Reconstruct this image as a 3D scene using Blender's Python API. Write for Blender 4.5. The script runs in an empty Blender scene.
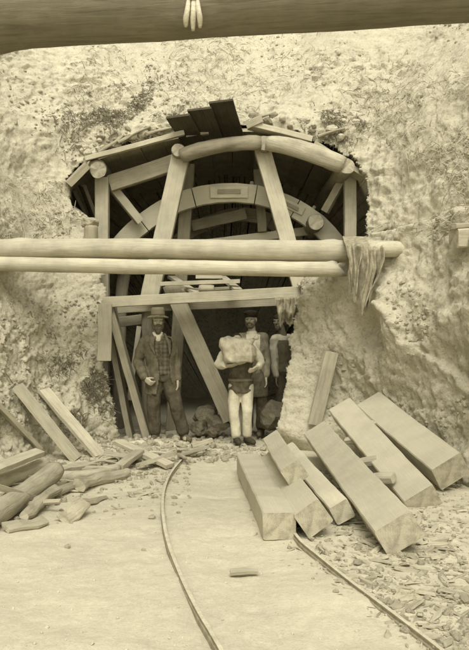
import bpy, bmesh, math, random
from mathutils import Vector, Matrix, noise
from mathutils.bvhtree import BVHTree
random.seed(7)
R = math.radians
SC = bpy.context.scene
COL = SC.collection
F, CX, CY, CAMZ = 785.0, 234.5, 325.0, 1.6


def W(px, py, Y):
    """world point at depth Y that the photograph shows at (px, py)"""
    return Vector(((px - CX) / F * Y, Y, CAMZ - (py - CY) / F * Y))


def N(p, s=1.0, o=0.0):
    return noise.noise(Vector((p[0] * s + o, p[1] * s - o, p[2] * s + 2 * o)))


def sstep(a, b, x):
    t = max(0.0, min(1.0, (x - a) / (b - a)))
    return t * t * (3 - 2 * t)


# ------------------------------------------------------------------ materials
def sep(v):
    k = min(1.0, v / 0.5)
    return (v, v * (0.845 + 0.085 * k), v * (0.51 + 0.175 * k), 1.0)


def new_mat(name):
    m = bpy.data.materials.new(name)
    m.use_nodes = True
    nt = m.node_tree
    nt.nodes.clear()
    out = nt.nodes.new('ShaderNodeOutputMaterial')
    b = nt.nodes.new('ShaderNodeBsdfPrincipled')
    nt.links.new(b.outputs[0], out.inputs[0])
    b.inputs['Specular IOR Level'].default_value = 0.2
    return m, nt, b


def nd(nt, t, **kw):
    n = nt.nodes.new(t)
    for k, v in kw.items():
        setattr(n, k, v)
    return n


def mapping(nt, scale, coord='Object'):
    tc = nd(nt, 'ShaderNodeTexCoord')
    mp = nd(nt, 'ShaderNodeMapping')
    mp.inputs['Scale'].default_value = scale
    nt.links.new(tc.outputs[coord], mp.inputs[0])
    return mp.outputs[0]


def tex_noise(nt, vec, scale, detail=6, rough=0.6, dist=0.0):
    n = nd(nt, 'ShaderNodeTexNoise')
    n.inputs['Scale'].default_value = scale
    n.inputs['Detail'].default_value = detail
    n.inputs['Roughness'].default_value = rough
    n.inputs['Distortion'].default_value = dist
    nt.links.new(vec, n.inputs['Vector'])
    return n.outputs['Fac']


def ramp(nt, fac, stops):
    r = nd(nt, 'ShaderNodeValToRGB')
    el = r.color_ramp.elements
    while len(el) < len(stops):
        el.new(0.5)
    for e, (p, c) in zip(el, stops):
        e.position = p
        e.color = c
    nt.links.new(fac, r.inputs[0])
    return r.outputs[0]


def mul(nt, a, b, fac=1.0):
    m = nd(nt, 'ShaderNodeMix', data_type='RGBA', blend_type='MULTIPLY')
    m.inputs[0].default_value = fac
    nt.links.new(a, m.inputs[6])
    nt.links.new(b, m.inputs[7])
    return m.outputs[2]


def g(v):
    return (v, v, v, 1)


def bump(nt, b, h, strength, dist, prev=None):
    n = nd(nt, 'ShaderNodeBump')
    n.inputs['Strength'].default_value = strength
    n.inputs['Distance'].default_value = dist
    nt.links.new(h, n.inputs['Height'])
    if prev is not None:
        nt.links.new(prev, n.inputs['Normal'])
    nt.links.new(n.outputs[0], b.inputs['Normal'])
    return n.outputs[0]


def earth_mat(name, v, contrast=0.25, speck=0.5, sc=1.0, bs=0.6):
    m, nt, b = new_mat(name)
    vec = mapping(nt, (1, 1, 1))
    big = tex_noise(nt, vec, 0.7 * sc, 5, 0.55)
    c = ramp(nt, big, [(0.3, sep(v * (1 - contrast))), (0.7, sep(v * (1 + contrast * 0.35)))])
    mid = tex_noise(nt, vec, 7 * sc, 8, 0.68, 0.4)
    c = mul(nt, c, ramp(nt, mid, [(0.3, g(1 - 0.55 * speck)), (0.46, g(0.95)), (0.7, g(1.08))]))
    fine = tex_noise(nt, vec, 34 * sc, 5, 0.7)
    c = mul(nt, c, ramp(nt, fine, [(0.28, g(1 - 0.75 * speck)), (0.42, g(0.96)), (0.75, g(1.1))]))
    # irregular dark specks, gathered in patches, in the earth colour
    vo = nd(nt, 'ShaderNodeTexVoronoi')
    vo.inputs['Scale'].default_value = 21 * sc
    wn = nd(nt, 'ShaderNodeTexNoise'); wn.inputs['Scale'].default_value = 9 * sc; wn.inputs['Detail'].default_value = 5
    nt.links.new(vec, wn.inputs['Vector'])
    wa = nd(nt, 'ShaderNodeVectorMath', operation='MULTIPLY_ADD'); wa.inputs[1].default_value = (0.16, 0.16, 0.16)
    nt.links.new(wn.outputs['Color'], wa.inputs[0]); nt.links.new(vec, wa.inputs[2])
    nt.links.new(wa.outputs[0], vo.inputs['Vector'])
    patch = tex_noise(nt, vec, 1.9 * sc, 3, 0.5)
    mth = nd(nt, 'ShaderNodeMath', operation='MULTIPLY_ADD')
    nt.links.new(patch, mth.inputs[0])
    mth.inputs[1].default_value = -0.55
    nt.links.new(vo.outputs['Distance'], mth.inputs[2])
    c = mul(nt, c, ramp(nt, mth.outputs[0], [(0.0, g(1 - 0.6 * speck)), (0.04, g(1.0))]))
    nt.links.new(c, b.inputs['Base Color'])
    b.inputs['Roughness'].default_value = 0.95
    b.inputs['Specular IOR Level'].default_value = 0.05
    p = bump(nt, b, mid, bs, 0.05)
    p = bump(nt, b, fine, bs * 0.9, 0.02, p)
    grit = tex_noise(nt, vec, 110 * sc, 3, 0.7)
    bump(nt, b, grit, bs * 0.7, 0.006, p)
    return m


def wood_mat(name, v, contrast=0.35, bs=0.35, grain=1.0, blotch=0.78):
    m, nt, b = new_mat(name)
    vec = mapping(nt, (1.0, 1, 1))
    oi = nd(nt, 'ShaderNodeObjectInfo')
    add = nd(nt, 'ShaderNodeVectorMath', operation='MULTIPLY_ADD')
    nt.links.new(oi.outputs['Random'], add.inputs[0])
    add.inputs[1].default_value = (37, 11, 23)
    nt.links.new(vec, add.inputs[2])
    mp = nd(nt, 'ShaderNodeMapping')
    mp.inputs['Scale'].default_value = (0.9, 11 * grain, 11 * grain)
    nt.links.new(add.outputs[0], mp.inputs[0])
    gr = tex_noise(nt, mp.outputs[0], 3.2, 7, 0.65, 0.6)
    c = ramp(nt, gr, [(0.25, sep(v * (1 - contrast))), (0.5, sep(v * 0.95)), (0.75, sep(v * 1.1))])
    blot = tex_noise(nt, add.outputs[0], 3.5, 5, 0.6)
    c = mul(nt, c, ramp(nt, blot, [(0.3, g(blotch)), (0.6, g(1.04))]))
    tint = ramp(nt, oi.outputs['Random'], [(0, g(0.84)), (1, g(1.08))])
    c = mul(nt, c, tint)
    nt.links.new(c, b.inputs['Base Color'])
    b.inputs['Roughness'].default_value = 0.85
    p = bump(nt, b, gr, bs, 0.012)
    return m


def endgrain_mat(name, v):
    m, nt, b = new_mat(name)
    vec = mapping(nt, (1, 1, 1))
    oi = nd(nt, 'ShaderNodeObjectInfo')
    sh = nd(nt, 'ShaderNodeVectorMath', operation='MULTIPLY_ADD')
    nt.links.new(oi.outputs['Random'], sh.inputs[0]); sh.inputs[1].default_value = (0, 0.16, -0.12); nt.links.new(vec, sh.inputs[2])
    wv = nd(nt, 'ShaderNodeTexWave', wave_type='RINGS', rings_direction='X')
    wv.inputs['Scale'].default_value = 19
    wv.inputs['Distortion'].default_value = 4.5
    wv.inputs['Detail'].default_value = 4
    nt.links.new(sh.outputs[0], wv.inputs['Vector'])
    nz = tex_noise(nt, vec, 12, 6, 0.7)
    c = ramp(nt, wv.outputs['Fac'], [(0.1, sep(v * 0.955)), (0.8, sep(v * 1.02))])
    c = mul(nt, c, ramp(nt, nz, [(0.32, g(0.55)), (0.56, g(1.0))]))
    nt.links.new(c, b.inputs['Base Color'])
    b.inputs['Roughness'].default_value = 0.9
    bump(nt, b, nz, 0.4, 0.012)
    return m


def cloth_mat(name, v, contrast=0.3, check=0.0, sc=1.0):
    m, nt, b = new_mat(name)
    vec = mapping(nt, (1, 1, 1))
    n1 = tex_noise(nt, vec, 14 * sc, 6, 0.65)
    c = ramp(nt, n1, [(0.3, sep(v * (1 - contrast))), (0.65, sep(v * 1.1))])
    if check:
        for ax in ('X', 'Z'):
            wv = nd(nt, 'ShaderNodeTexWave', wave_type='BANDS', bands_direction=ax)
            wv.inputs['Scale'].default_value = 5.5
            wv.inputs['Distortion'].default_value = 0.6
            nt.links.new(vec, wv.inputs['Vector'])
            c = mul(nt, c, ramp(nt, wv.outputs['Fac'], [(0.35, g(1 - check)), (0.6, g(1))]))
    n2 = tex_noise(nt, vec, 160, 3, 0.6)
    c = mul(nt, c, ramp(nt, n2, [(0.3, g(0.8)), (0.6, g(1.05))]))
    nt.links.new(c, b.inputs['Base Color'])
    b.inputs['Roughness'].default_value = 0.92
    b.inputs['Specular IOR Level'].default_value = 0.1
    p = bump(nt, b, n1, 0.25, 0.02)
    bump(nt, b, n2, 0.3, 0.003, p)
    return m


M = {}
M['bank'] = earth_mat('bank_earth', 0.54, 0.10, 0.30, 1.0, 0.65)
M['ground'] = earth_mat('trodden_ground', 0.56, 0.10, 0.16, 1.8, 0.25)
M['tunnel'] = earth_mat('tunnel_rock', 0.46, 0.3, 0.5)
M['bank_dark'] = earth_mat('dark_earth', 0.33, 0.3, 0.5, 2.5)  # darker earth for the crumbs and some roof stones
M['rock'] = earth_mat('broken_rock', 0.38, 0.3, 0.45, 2.5)
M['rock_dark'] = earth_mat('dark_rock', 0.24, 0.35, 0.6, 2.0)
M['rubble'] = earth_mat('rubble_stone', 0.48, 0.22, 0.35, 2.5)
M['wood'] = wood_mat('sawn_timber', 0.47, 0.2, 0.3, 1.7)
M['baulk'] = wood_mat('squared_baulk', 0.55, 0.06, 0.2, 3.0, 0.9)
M['wood_mid'] = wood_mat('weathered_timber', 0.36, 0.3, 0.35, 1.6)
M['wood_dark'] = wood_mat('shaded_board', 0.07, 0.4)  # shade on the undersides of the boards put into near-black wood
M['wood_shade'] = wood_mat('shaded_timber', 0.32, 0.35, 0.35, 1.5)  # sawn timber with the shade of the tunnel mouth in its colour
M['log'] = wood_mat('peeled_log', 0.46, 0.38, 0.7, 1.1)
M['log_dark'] = wood_mat('dark_log', 0.31, 0.45, 0.5, 0.5)  # darker and coarser in grain than the peeled log
M['pole'] = wood_mat('smooth_peeled_pole', 0.50, 0.26, 0.45, 1.2)
M['end'] = endgrain_mat('end_grain', 0.46)
M['end_mid'] = endgrain_mat('end_grain_dull', 0.42)
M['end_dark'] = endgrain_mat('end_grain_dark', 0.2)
M['chip'] = wood_mat('wood_chip', 0.48, 0.3, 0.5, 1.3)
M['chip_dirty'] = wood_mat('dirty_chip', 0.42, 0.35, 0.6, 1.5)
M['sack'] = cloth_mat('sackcloth', 0.47, 0.3)
M['shirt'] = cloth_mat('white_cotton', 0.62, 0.12)
M['white_trousers'] = cloth_mat('white_trouser_cloth', 0.62, 0.15)
M['coat'] = cloth_mat('tweed_coat', 0.165, 0.45)
M['coat_light'] = cloth_mat('drab_jacket', 0.27, 0.3)
M['vest_check'] = cloth_mat('checked_waistcoat', 0.17, 0.35, 0.28)
M['vest_dark'] = cloth_mat('dark_waistcoat', 0.15, 0.5)
M['vest_grey'] = cloth_mat('grey_waistcoat', 0.19, 0.35)
M['trousers'] = cloth_mat('dark_trousers', 0.105, 0.45)
M['hat'] = cloth_mat('felt_hat', 0.24, 0.2)
M['cap'] = cloth_mat('dark_cap', 0.04, 0.3)
M['hair'] = cloth_mat('dark_hair', 0.045, 0.4, 0, 4)
M['beard'] = cloth_mat('brown_beard', 0.15, 0.4, 0, 4)
M['skin'] = cloth_mat('skin', 0.46, 0.15)
M['skin_shaded'] = cloth_mat('shaded_skin', 0.2, 0.2)  # skin darkened for the shade under the hung cloth
M['boot'] = cloth_mat('boot_leather', 0.07, 0.35)
M['boot_dusty'] = cloth_mat('dusty_boot', 0.15, 0.35)
M['strap'] = cloth_mat('strap_leather', 0.22, 0.3)
M['cloth'] = cloth_mat('sacking_cloth', 0.36, 0.45)
M['rope'] = cloth_mat('rope_fibre', 0.55, 0.3, 0, 3)
M['iron'] = cloth_mat('rusty_iron', 0.36, 0.35)
M['rail'] = cloth_mat('dusty_rail', 0.55, 0.2)
M['bigpole'] = wood_mat('shade_dark_pole', 0.19, 0.4, 0.6, 1.0)  # shade of the pole's underside put into one dark wood colour


# ------------------------------------------------------------------ objects
def tag(o, label=None, cat=None, group=None, kind=None):
    if label: o['label'] = label
    if cat: o['category'] = cat
    if group: o['group'] = group
    if kind: o['kind'] = kind
    return o


def empty(name, loc, label, cat, group=None):
    o = bpy.data.objects.new(name, None)
    COL.objects.link(o)
    o.location = loc
    o.empty_display_size = 0.1
    tag(o, label, cat, group)
    return o


def world_loc(o):
    v = Vector(o.location)
    while o.parent is not None:
        o = o.parent
        v += o.location
    return v


def link(name, me, mats, parent=None, origin=None, rot=None, smooth=False):
    for m in mats:
        me.materials.append(m)
    if smooth:
        me.polygons.foreach_set('use_smooth', [True] * len(me.polygons))
    o = bpy.data.objects.new(name, me)
    COL.objects.link(o)
    loc = Vector(origin) if origin is not None else Vector((0, 0, 0))
    if parent is not None:
        o.parent = parent
        o.location = loc - world_loc(parent)      # parents are never rotated
    else:
        o.location = loc
    if rot is not None:
        o.rotation_mode = 'QUATERNION'
        o.rotation_quaternion = rot
    return o


def mesh(name, verts, faces, fmat=None):
    me = bpy.data.meshes.new(name)
    me.from_pydata([tuple(v) for v in verts], [], faces)
    if fmat:
        me.polygons.foreach_set('material_index', fmat)
    me.update()
    return me


def axis_rot(d, roll=0.0):
    d = d.normalized()
    up = Vector((0, 0, 1)) if abs(d.z) < 0.93 else Vector((0, -1, 0))
    y = up.cross(d).normalized()
    z = d.cross(y).normalized()
    m = Matrix((d, y, z)).transposed()
    return m.to_quaternion() @ Matrix.Rotation(roll, 3, 'X').to_quaternion()


def beam(name, p0, p1, w, h, mat='wood', end='end', roll=0.0, label=None, cat='timber', group=None, parent=None,
         wear=0.004, ch=None, warp=0.006, taper=1.0):
    p0, p1 = Vector(p0), Vector(p1)
    d = p1 - p0
    L = d.length
    q = axis_rot(d, roll)
    c = ch if ch is not None else min(w, h) * 0.045
    hw, hh = w / 2, h / 2
    prof = [(-hw + c, -hh), (hw - c, -hh), (hw, -hh + c), (hw, hh - c), (hw - c, hh), (-hw + c, hh), (-hw, hh - c), (-hw, -hh + c)]
    n = max(3, int(L / 0.11))
    seed = random.uniform(0, 90)
    V, Fc, fm = [], [], []
    for i in range(n + 1):
        t = i / n
        x = L * t
        by = warp * math.sin(t * 3.1 + seed) + 0.4 * warp * N((x * 1.3, seed, 0))
        bz = warp * N((x * 0.9, 3, seed)) * 1.5
        k = 1 + (taper - 1) * t
        for j, (y, z) in enumerate(prof):
            e = wear * N((x * 6, y * 9 + seed, z * 9))
            x2 = x
            if i == 0 or i == n:
                x2 += 0.012 * N((y * 12, z * 12, seed + i)) * min(1, w * 8)
            V.append((x2, y * k + by + e, z * k + bz + wear * N((x * 6 + 40, y * 9 + seed, z * 9))))
    for i in range(n):
        for j in range(8):
            a, b_ = i * 8 + j, i * 8 + (j + 1) % 8
            Fc.append((a, a + 8, b_ + 8, b_)); fm.append(0)
    Fc.append(tuple(range(8))); fm.append(1)
    Fc.append(tuple(reversed(range(n * 8, n * 8 + 8)))); fm.append(1)
    Fc = [tuple(reversed(f)) for f in Fc]
    o = link(name, mesh(name, V, Fc, fm), [M[mat], M[end]], parent, p0, q)
    if label:
        tag(o, label, cat, group)
    return o


def log(name, pts, radii, mat='log', end='end', label=None, cat='log', group=None, parent=None, lump=0.05, seg=18, knots=4, cut0=0.0, cut1=0.0, fine=0.09):
    pts = [Vector(p) for p in pts]
    d = pts[-1] - pts[0]
    q = axis_rot(d)
    qi = q.inverted()
    loc = [qi @ (p - pts[0]) for p in pts]
    # resample the centre line
    cum = [0]
    for a, b_ in zip(loc, loc[1:]):
        cum.append(cum[-1] + (b_ - a).length)
    L = cum[-1]
    n = max(4, int(L / fine))
    seed = random.uniform(0, 90)
    kn = [(random.random(), random.uniform(0, 6.28), random.uniform(0.04, 0.09)) for _ in range(knots)]

    def at(s):
        for i in range(len(loc) - 1):
            if s <= cum[i + 1] + 1e-9:
                t = (s - cum[i]) / (cum[i + 1] - cum[i])
                p_1 = loc[max(0, i - 1)]; p_2 = loc[min(len(loc) - 1, i + 2)]
                a, b_ = loc[i], loc[i + 1]
                m0 = (b_ - p_1) * 0.5; m1 = (p_2 - a) * 0.5
                h1 = 2 * t**3 - 3 * t**2 + 1; h2 = t**3 - 2 * t**2 + t; h3 = -2 * t**3 + 3 * t**2; h4 = t**3 - t**2
                r = radii[i] + (radii[i + 1] - radii[i]) * t
                return a * h1 + m0 * h2 + b_ * h3 + m1 * h4, r
        return loc[-1], radii[-1]
    V, Fc, fm = [], [], []
    ctr = [at(L * i / n) for i in range(n + 1)]
    for i in range(n + 1):
        p, r = ctr[i]
        tdir = (ctr[min(n, i + 1)][0] - ctr[max(0, i - 1)][0]).normalized()
        y = Vector((0, 0, 1)).cross(tdir).normalized()
        z = tdir.cross(y)
        s = L * i / n
        for j in range(seg):
            a = 2 * math.pi * j / seg
            rr = r * (1 + lump * N((s * 2.2, math.cos(a) * 1.3 + seed, math.sin(a) * 1.3)) + lump * 0.5 * N((s * 9, math.cos(a) * 4 + seed, math.sin(a) * 4)))
            for (kt, ka, kh) in kn:
                da = (a - ka + math.pi) % (2 * math.pi) - math.pi
                dd = ((s - kt * L) / (r * 0.7)) ** 2 + (da / 0.4) ** 2
                rr += kh * r * 2.2 * math.exp(-dd)
            off = y * math.cos(a) * rr + z * math.sin(a) * rr
            if i == 0 or i == n: rr *= 0.90
            v = p + off * (rr / max(1e-6, off.length)) + tdir * (r * 0.10 * N((math.cos(a) * 2, math.sin(a) * 2, seed + i)))
            if i == 0: v = v + tdir * (cut0 * math.sin(a) * rr)
            if i == n: v = v + tdir * (cut1 * math.sin(a) * rr)
            V.append(v)
    for i in range(n):
        for j in range(seg):
            a, b_ = i * seg + j, i * seg + (j + 1) % seg
            Fc.append((a, a + seg, b_ + seg, b_)); fm.append(0)
    for i, sgn in ((0, 1), (n, -1)):
        c = len(V)
        V.append(ctr[i][0])
        for j in range(seg):
            a, b_ = i * seg + j, i * seg + (j + 1) % seg
            Fc.append((c, a, b_) if sgn > 0 else (c, b_, a)); fm.append(1)
    Fc = [tuple(reversed(f)) for f in Fc]
    me = mesh(name, V, Fc, fm)
    o = link(name, me, [M[mat], M[end]], parent, pts[0], q)
    me.polygons.foreach_set('use_smooth', [k == 0 for k in fm])
    if label:
        tag(o, label, cat, group)
    return o


def sweep(name, pts, prof, mats, parent=None, smooth=False):
    """a closed profile [(side, up)] swept along a ground polyline"""
    V, Fc = [], []
    n, k = len(pts), len(prof)
    o0 = Vector(pts[0])
    for i, p in enumerate(pts):
        t = (Vector(pts[min(n - 1, i + 1)]) - Vector(pts[max(0, i - 1)])).normalized()
        s = t.cross(Vector((0, 0, 1))).normalized()
        u = s.cross(t)
        for (a, b_) in prof:
            V.append(Vector(p) + s * a + u * b_ - o0)
    for i in range(n - 1):
        for j in range(k):
            a, b_ = i * k + j, i * k + (j + 1) % k
            Fc.append((a, b_, b_ + k, a + k))
    Fc.append(tuple(reversed(range(k)))); Fc.append(tuple(range((n - 1) * k, n * k)))
    return link(name, mesh(name, V, Fc), mats, parent, o0, None, smooth)


# ------------------------------------------------------------------ figures (voxel-joined bodies and clothes)
class Soft:
    """closed lumps that are fused into one smooth skin"""
    def __init__(self):
        self.v, self.f = [], []

    def rings(self, rings):
        k = len(rings[0]); b0 = len(self.v)
        for r in rings:
            self.v.extend(r)
        n = len(rings)
        for i in range(n - 1):
            for j in range(k):
                a, c = b0 + i * k + j, b0 + i * k + (j + 1) % k
                self.f.append((a, c, c + k, a + k))
        self.f.append(tuple(reversed(range(b0, b0 + k)))); self.f.append(tuple(range(b0 + (n - 1) * k, b0 + n * k)))

    def loft(self, secs, k=20):
        """secs: (centre, half width x, half depth y)"""
        self.rings([[Vector(c) + Vector((a * math.cos(2 * math.pi * j / k), b_ * math.sin(2 * math.pi * j / k), 0)) for j in range(k)] for c, a, b_ in secs])

    def ell(self, c, r, q=None, k=14):
        c = Vector(c); rr = []
        for i in range(1, k):
            th = math.pi * i / k
            ring = []
            for j in range(k):
                ph = 2 * math.pi * j / k
                p = Vector((r[0] * math.sin(th) * math.cos(ph), r[1] * math.sin(th) * math.sin(ph), -r[2] * math.cos(th)))
                ring.append(c + (q @ p if q else p))
            rr.append(ring)
        self.rings(rr)

    def tube(self, pts, rad, k=12):
        pts = [Vector(p) for p in pts]
        P, Rr = [], []
        d0 = (pts[1] - pts[0]).normalized(); d1 = (pts[-1] - pts[-2]).normalized()
        P.append(pts[0] - d0 * rad[0] * 0.75); Rr.append(rad[0] * 0.6)
        for i, p in enumerate(pts):
            P.append(p); Rr.append(rad[i])
            if i < len(pts) - 1:
                P.append((p + pts[i + 1]) / 2); Rr.append((rad[i] + rad[i + 1]) / 2)
        P.append(pts[-1] + d1 * rad[-1] * 0.75); Rr.append(rad[-1] * 0.6)
        rr = []
        y = None
        for i, p in enumerate(P):
            t = (P[min(len(P) - 1, i + 1)] - P[max(0, i - 1)]).normalized()
            if y is None:
                y = t.orthogonal().normalized()
            y = (y - t * y.dot(t)).normalized()
            z = t.cross(y)
            rr.append([p + (y * math.cos(2 * math.pi * j / k) + z * math.sin(2 * math.pi * j / k)) * Rr[i] for j in range(k)])
        self.rings(rr)

    def build(self, name, mat, parent, origin, voxel=0.012, smooth=4, fold=0.0, fs=(9, 9, 5), cut=None, thick=0.0):
        me = mesh(name, self.v, self.f)
        bm = bmesh.new(); bm.from_mesh(me); bmesh.ops.recalc_face_normals(bm, faces=bm.faces); bm.to_mesh(me); bm.free()
        tmp = bpy.data.objects.new('tmp', me)
        COL.objects.link(tmp)
        md = tmp.modifiers.new('r', 'REMESH'); md.mode = 'VOXEL'; md.voxel_size = voxel
        if smooth:
            ms = tmp.modifiers.new('s', 'SMOOTH'); ms.factor = 0.5; ms.iterations = smooth
        dg = bpy.context.evaluated_depsgraph_get(); dg.update()
        me2 = bpy.data.meshes.new_from_object(tmp.evaluated_get(dg))
        bpy.data.objects.remove(tmp); bpy.data.meshes.remove(me)
        me2.name = name
        if fold:
            nv = [v.normal.copy() for v in me2.vertices]
            for v, nn in zip(me2.vertices, nv):
                c = v.co
                k = noise.noise(Vector((c.x * fs[0] + 7, c.y * fs[1], c.z * fs[2] + origin[0] * 9)))
                k2 = noise.noise(Vector((c.x * fs[0] * 2.3, c.y * fs[1] * 2.3, c.z * fs[2] * 3 + 5)))
                kk = (1 - 3.0 * abs(k)) * 0.75 + k2 * 0.35
                v.co = c + nn * fold * kk
        if cut:
            bm = bmesh.new(); bm.from_mesh(me2)
            dele = [f for f in bm.faces if cut(f.calc_center_median())]
            bmesh.ops.delete(bm, geom=dele, context='FACES')
            bm.to_mesh(me2); bm.free()
        me2.update()
        o = link(name, me2, [M[mat]], parent, origin, None, True)
        if thick:
            so = o.modifiers.new('thickness', 'SOLIDIFY'); so.thickness = thick; so.offset = -1
        return o


def head_lumps(S, c, yaw=0.0, pitch=0.0, s=1.0):
    """face towards -Y before the turn; c = centre of the skull"""
    q = (Matrix.Rotation(yaw, 3, 'Z') @ Matrix.Rotation(pitch, 3, 'X')).to_quaternion()
    c = Vector(c)
    def P(x, y, z): return c + q @ (Vector((x, y, z)) * s)
    S.ell(P(0, 0.012, 0.025), (0.074 * s, 0.092 * s, 0.088 * s), q)
    S.ell(P(0, -0.03, -0.03), (0.06 * s, 0.058 * s, 0.075 * s), q)
    S.ell(P(0, -0.048, -0.088), (0.036 * s, 0.036 * s, 0.03 * s), q)
    S.tube([P(0, -0.083, 0.018), P(0, -0.104, -0.022)], [0.011 * s, 0.016 * s])       # nose
    S.ell(P(0, -0.098, -0.028), (0.018 * s, 0.014 * s, 0.010 * s), q)
    S.tube([P(-0.048, -0.072, 0.022), P(0, -0.082, 0.026), P(0.048, -0.072, 0.022)], [0.011 * s] * 3)   # brow
    for sx in (-1, 1):
        S.ell(P(sx * 0.043, -0.062, -0.018), (0.022 * s, 0.02 * s, 0.018 * s), q)      # cheekbone
        S.ell(P(sx * 0.076, 0.012, -0.01), (0.012 * s, 0.022 * s, 0.034 * s), q)       # ear
    S.tube([P(-0.022, -0.083, -0.056), P(0, -0.089, -0.055), P(0.022, -0.083, -0.056)], [0.008 * s] * 3)
    S.tube([P(-0.018, -0.081, -0.068), P(0, -0.086, -0.069), P(0.018, -0.081, -0.068)], [0.008 * s] * 3)
    return P, q


def hand_lumps(S, wrist, d, pn, side=1, curl=0.5, s=1.0):
    """d: along the hand, pn: out of the palm, side: +1 thumb on d x pn side"""
    d = Vector(d).normalized(); pn = Vector(pn); pn = (pn - d * pn.dot(d)).normalized()
    x = d.cross(pn) * side
    w = Vector(wrist)
    for k, off in enumerate((-0.026, -0.009, 0.009, 0.026)):
        S.tube([w + x * off * 0.6 * s, w + (d * 0.05 + x * off) * s, w + (d * 0.092 + x * off) * s], [0.017 * s, 0.016 * s, 0.013 * s])
    lens = (0.056, 0.072, 0.078, 0.07)
    for k, off in enumerate((-0.03, -0.010, 0.010, 0.03)):
        p = w + (d * 0.09 + x * off) * s
        dirv = d.copy(); pts = [p]; L = lens[k] * s
        for j, fr in enumerate((0.42, 0.32, 0.26)):
            ang = curl * (0.45 + 0.5 * j) * (1.1 - 0.08 * k)
            dirv = (d * math.cos(ang) + pn * math.sin(ang) + x * off * 1.5).normalized()
            p = p + dirv * L * fr; pts.append(p)
        S.tube(pts, [0.0098 * s, 0.0092 * s, 0.0085 * s, 0.0075 * s], 10)
    b = w + (d * 0.03 + x * 0.03 + pn * 0.008) * s
    S.tube([b, b + (d * 0.025 + x * 0.022 + pn * 0.012) * s, b + (d * 0.052 + x * 0.03 + pn * 0.022 + pn * 0.01 * curl) * s],
           [0.0145 * s, 0.012 * s, 0.009 * s], 10)


def mix(a, b_, t):
    return Vector(a) * (1 - t) + Vector(b_) * t


def torso_secs(J, d=0.0, s=1.0, z0=None, flare=0.0):
    pel, nk = Vector(J['pelvis']), Vector(J['neck'])
    yaw_k = J.get('wide', 1.0)
    tab = [(-0.16, 0.150, 0.112), (0.0, 0.165, 0.120), (0.22, 0.152, 0.108), (0.45, 0.160, 0.112), (0.68, 0.182, 0.120), (0.86, 0.172, 0.105), (0.95, 0.11, 0.08), (1.0, 0.066, 0.066)]
    out = []
    for t, a, b_ in tab:
        c = pel + (nk - pel) * t
        out.append((c, (a * yaw_k + d) * s, (b_ + d) * s))
    return out


def make_person(name, origin, label, J, s=1.0, group=None, skin='skin', yaw=0.0, pitch=0.0, wear=(), hands=None, legs=True):
    root = empty(name, origin, label, 'person', group)
    O = Vector(origin)
    S = Soft()
    P, q = head_lumps(S, J['head'], yaw, pitch, s)
    S.tube([mix(J['neck'], J['head'], -0.1), mix(J['neck'], J['head'], 0.75)], [0.058 * s, 0.053 * s])
    S.loft(torso_secs(J, -0.014, s))
    for k in 'LR':
        S.tube([mix(J['neck'], J['pelvis'], 0.1), J['sh' + k]], [0.055 * s, 0.055 * s])
        S.tube([J['sh' + k], J['el' + k], J['wr' + k]], [0.052 * s, 0.040 * s, 0.027 * s])
        S.tube([J['hip' + k], J['kn' + k], J['an' + k]], [0.078 * s, 0.052 * s, 0.038 * s])
        an, toe = Vector(J['an' + k]), Vector(J['toe' + k])
        S.tube([an + (an - toe) * 0.12 + Vector((0, 0, -0.04)), mix(an, toe, 0.6) + Vector((0, 0, -0.02)), toe], [0.034 * s, 0.036 * s, 0.026 * s])
        hd = hands[k]
        hand_lumps(S, J['wr' + k], hd[0], hd[1], hd[2], hd[3], s * 1.02)
    S.build('body', skin, root, O, 0.0062, 2)
    for sx in (-1, 1):                                        # eyes
        e = Soft(); e.ell(P(sx * 0.031, -0.0775, 0.004), (0.0085 * s, 0.007 * s, 0.0055 * s), q)
        e.build('eye', 'hair', root, O, 0.004, 1)
    return root, O, P, q


def boots(root, O, J, s, mat):
    for k in 'LR':
        B = Soft()
        an, toe = Vector(J['an' + k]), Vector(J['toe' + k])
        f = (toe - an); f.z = 0; f.normalize()
        zb = 0.032 * s
        heel = Vector((an.x, an.y, toe.z)) - f * 0.045 * s
        B.tube([an + Vector((0, 0, 0.08 * s)), an + Vector((0, 0, -0.03 * s))], [0.056 * s, 0.054 * s])
        B.tube([heel, mix(heel, toe, 0.55) + Vector((0, 0, 0.012 * s)), toe], [0.042 * s, 0.047 * s, 0.038 * s])
        B.build('boot', mat, root, O, 0.010, 3, 0.002, (20, 20, 20))


def trousers(root, O, J, s, mat, fold=0.010, rk=1.0, top=0.12):
    T = Soft()
    secs = [x for x in torso_secs(J, 0.006, s)][:3]
    T.loft(secs)
    for k in 'LR':
        hem = mix(J['kn' + k], J['an' + k], 0.93)
        T.tube([J['hip' + k], mix(J['hip' + k], J['kn' + k], 0.5), J['kn' + k], mix(J['kn' + k], J['an' + k], 0.5), hem],
               [0.105 * s * rk, 0.097 * s * rk, 0.082 * s * rk, 0.076 * s * rk, 0.078 * s * rk])
    return T.build('trousers', mat, root, O, 0.010, 4, fold, (9, 7, 4.5))


def sleeve(S, J, k, s, r0=0.075, r1=0.062, r2=0.048, end=0.93):
    S.tube([mix(J['neck'], J['pelvis'], 0.12), J['sh' + k]], [0.07 * s, r0 * s])
    S.tube([J['sh' + k], mix(J['sh' + k], J['el' + k], 0.5), J['el' + k], mix(J['el' + k], J['wr' + k], 0.5), mix(J['el' + k], J['wr' + k], end)],
           [r0 * s, (r0 + r1) / 2 * s, r1 * s, (r1 + r2) / 2 * s, r2 * s])


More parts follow.
